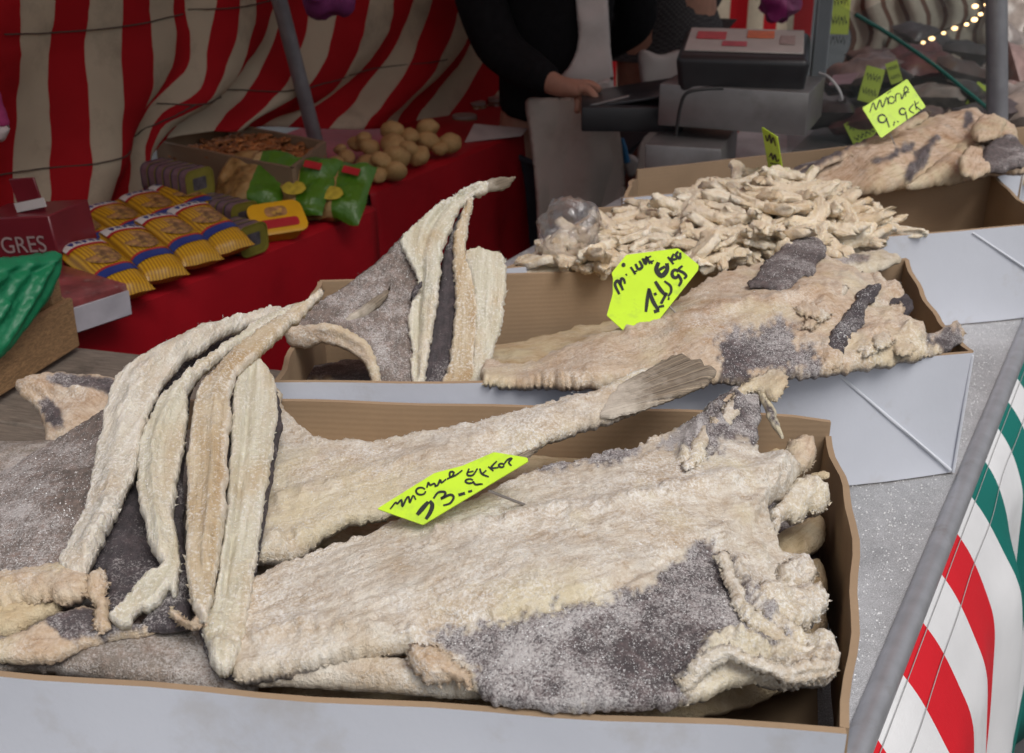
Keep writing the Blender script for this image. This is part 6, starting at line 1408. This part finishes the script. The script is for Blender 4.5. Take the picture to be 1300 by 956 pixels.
sheet('head', [(790, 206, 2.85), (798, 196, 2.85), (810, 203, 2.85), (806, 220, 2.85), (800, 226, 2.85), (793, 216, 2.85)], simple('pale_plastic', (.42, .38, .36), .5), sc2, .014, mode='y', step=3, amp=.3, rag=.2)

p2 = thing('person', 'stooping helper in dark checked pullover and white apron behind the tray', 'person', (.45, 3.55, 0))
J = {'pelvis': (V3(.46, 3.52, .86), (.13, .11)), 'waist': (V3(.45, 3.5, 1.02), .12), 'chest': (V3(.38, 3.47, 1.22), (.14, .12)), 'neck': (V3(.33, 3.42, 1.38), .05), 'skull': (V3(.30, 3.38, 1.5), (.075, .09)), 'crown': (V3(.30, 3.39, 1.57), .05), 'nose': (V3(.25, 3.30, 1.47), .012),
     'sa': (V3(.50, 3.40, 1.28), .055), 'ea': (V3(.56, 3.55, 1.05), .042), 'wa': (V3(.46, 3.74, .96), .028), 'ha': (V3(.44, 3.78, .95), .03), 'sb': (V3(.28, 3.55, 1.28), .055), 'eb': (V3(.24, 3.6, 1.02), .042), 'wb': (V3(.32, 3.74, .95), .028), 'hb': (V3(.34, 3.78, .94), .03),
     'hr': (V3(.38, 3.53, .78), .085), 'kr': (V3(.37, 3.5, .44), .055), 'ar': (V3(.37, 3.55, .08), .04), 'tr': (V3(.35, 3.44, .035), .035), 'hl': (V3(.54, 3.53, .78), .085), 'kl': (V3(.55, 3.5, .44), .055), 'al': (V3(.55, 3.55, .08), .04), 'tl': (V3(.54, 3.44, .035), .035)}
for nm, base, sgn in (('ha', V3(.44, 3.85, .95), 1), ('hb', V3(.34, 3.85, .94), -1)):
    for q in range(4):
        a = base+V3(-.03+.012*q*sgn, -.04, -.012*q); J[nm+str(q)] = (a, .0095); J[nm+'e'+str(q)] = (a+V3(-.01, -.028, -.015), .008)
ex = []
for nm in ('ha', 'hb'):
    for q in range(4): ex += [(nm, nm+str(q)), (nm+str(q), nm+'e'+str(q))]
skel('body', J, chainE('pelvis', 'waist', 'chest', 'neck', 'skull', 'crown')+[('skull', 'nose')]+chainE('chest', 'sa', 'ea', 'wa', 'ha')+chainE('chest', 'sb', 'eb', 'wb', 'hb')+chainE('pelvis', 'hr', 'kr', 'ar', 'tr')+chainE('pelvis', 'hl', 'kl', 'al', 'tl')+ex, M_HUMAN, p2)
skel('pullover', {'w': (V3(.455, 3.5, 1.06), (.16, .13)), 'h': (V3(.46, 3.51, .985), (.155, .125)), 'c': (V3(.39, 3.47, 1.22), (.165, .14)), 'n': (V3(.35, 3.44, 1.34), .09), 'sa': (V3(.50, 3.40, 1.27), .075), 'ea': (V3(.56, 3.55, 1.06), .06), 'wa': (V3(.47, 3.72, .965), .042), 'sb': (V3(.28, 3.55, 1.27), .075), 'eb': (V3(.24, 3.6, 1.03), .06), 'wb': (V3(.31, 3.72, .955), .042)},
     chainE('w', 'c', 'n')+[('w', 'h')]+chainE('c', 'sa', 'ea', 'wa')+chainE('c', 'sb', 'eb', 'wb'), M_CHECK, p2)
skel('trousers', {'p': (V3(.46, 3.54, .82), (.14, .11)), 'hr': (V3(.38, 3.54, .74), .095), 'kr': (V3(.37, 3.52, .44), .07), 'ar': (V3(.37, 3.55, .1), .06), 'hl': (V3(.54, 3.54, .74), .095), 'kl': (V3(.55, 3.52, .44), .07), 'al': (V3(.55, 3.55, .1), .06)}, chainE('p', 'hr', 'kr', 'ar')+chainE('p', 'hl', 'kl', 'al'), M_TROUSER, p2)
skel('hair', {'a': (V3(.30, 3.41, 1.54), (.085, .09)), 'b': (V3(.32, 3.46, 1.48), (.06, .05))}, [('a', 'b')], M_HAIR, p2)
sheet('apron_skirt', [(812, 66, 3.36), (840, 70, 3.35), (868, 66, 3.37), (874, 120, 3.36), (880, 200, 3.35), (880, 330, 3.34), (800, 330, 3.34), (808, 200, 3.35), (814, 120, 3.36)], M_APRON, p2, .008, mode='y', step=5, rag=.3, amp=.3, folds=fold(9, .006, .25), edgetint=0)
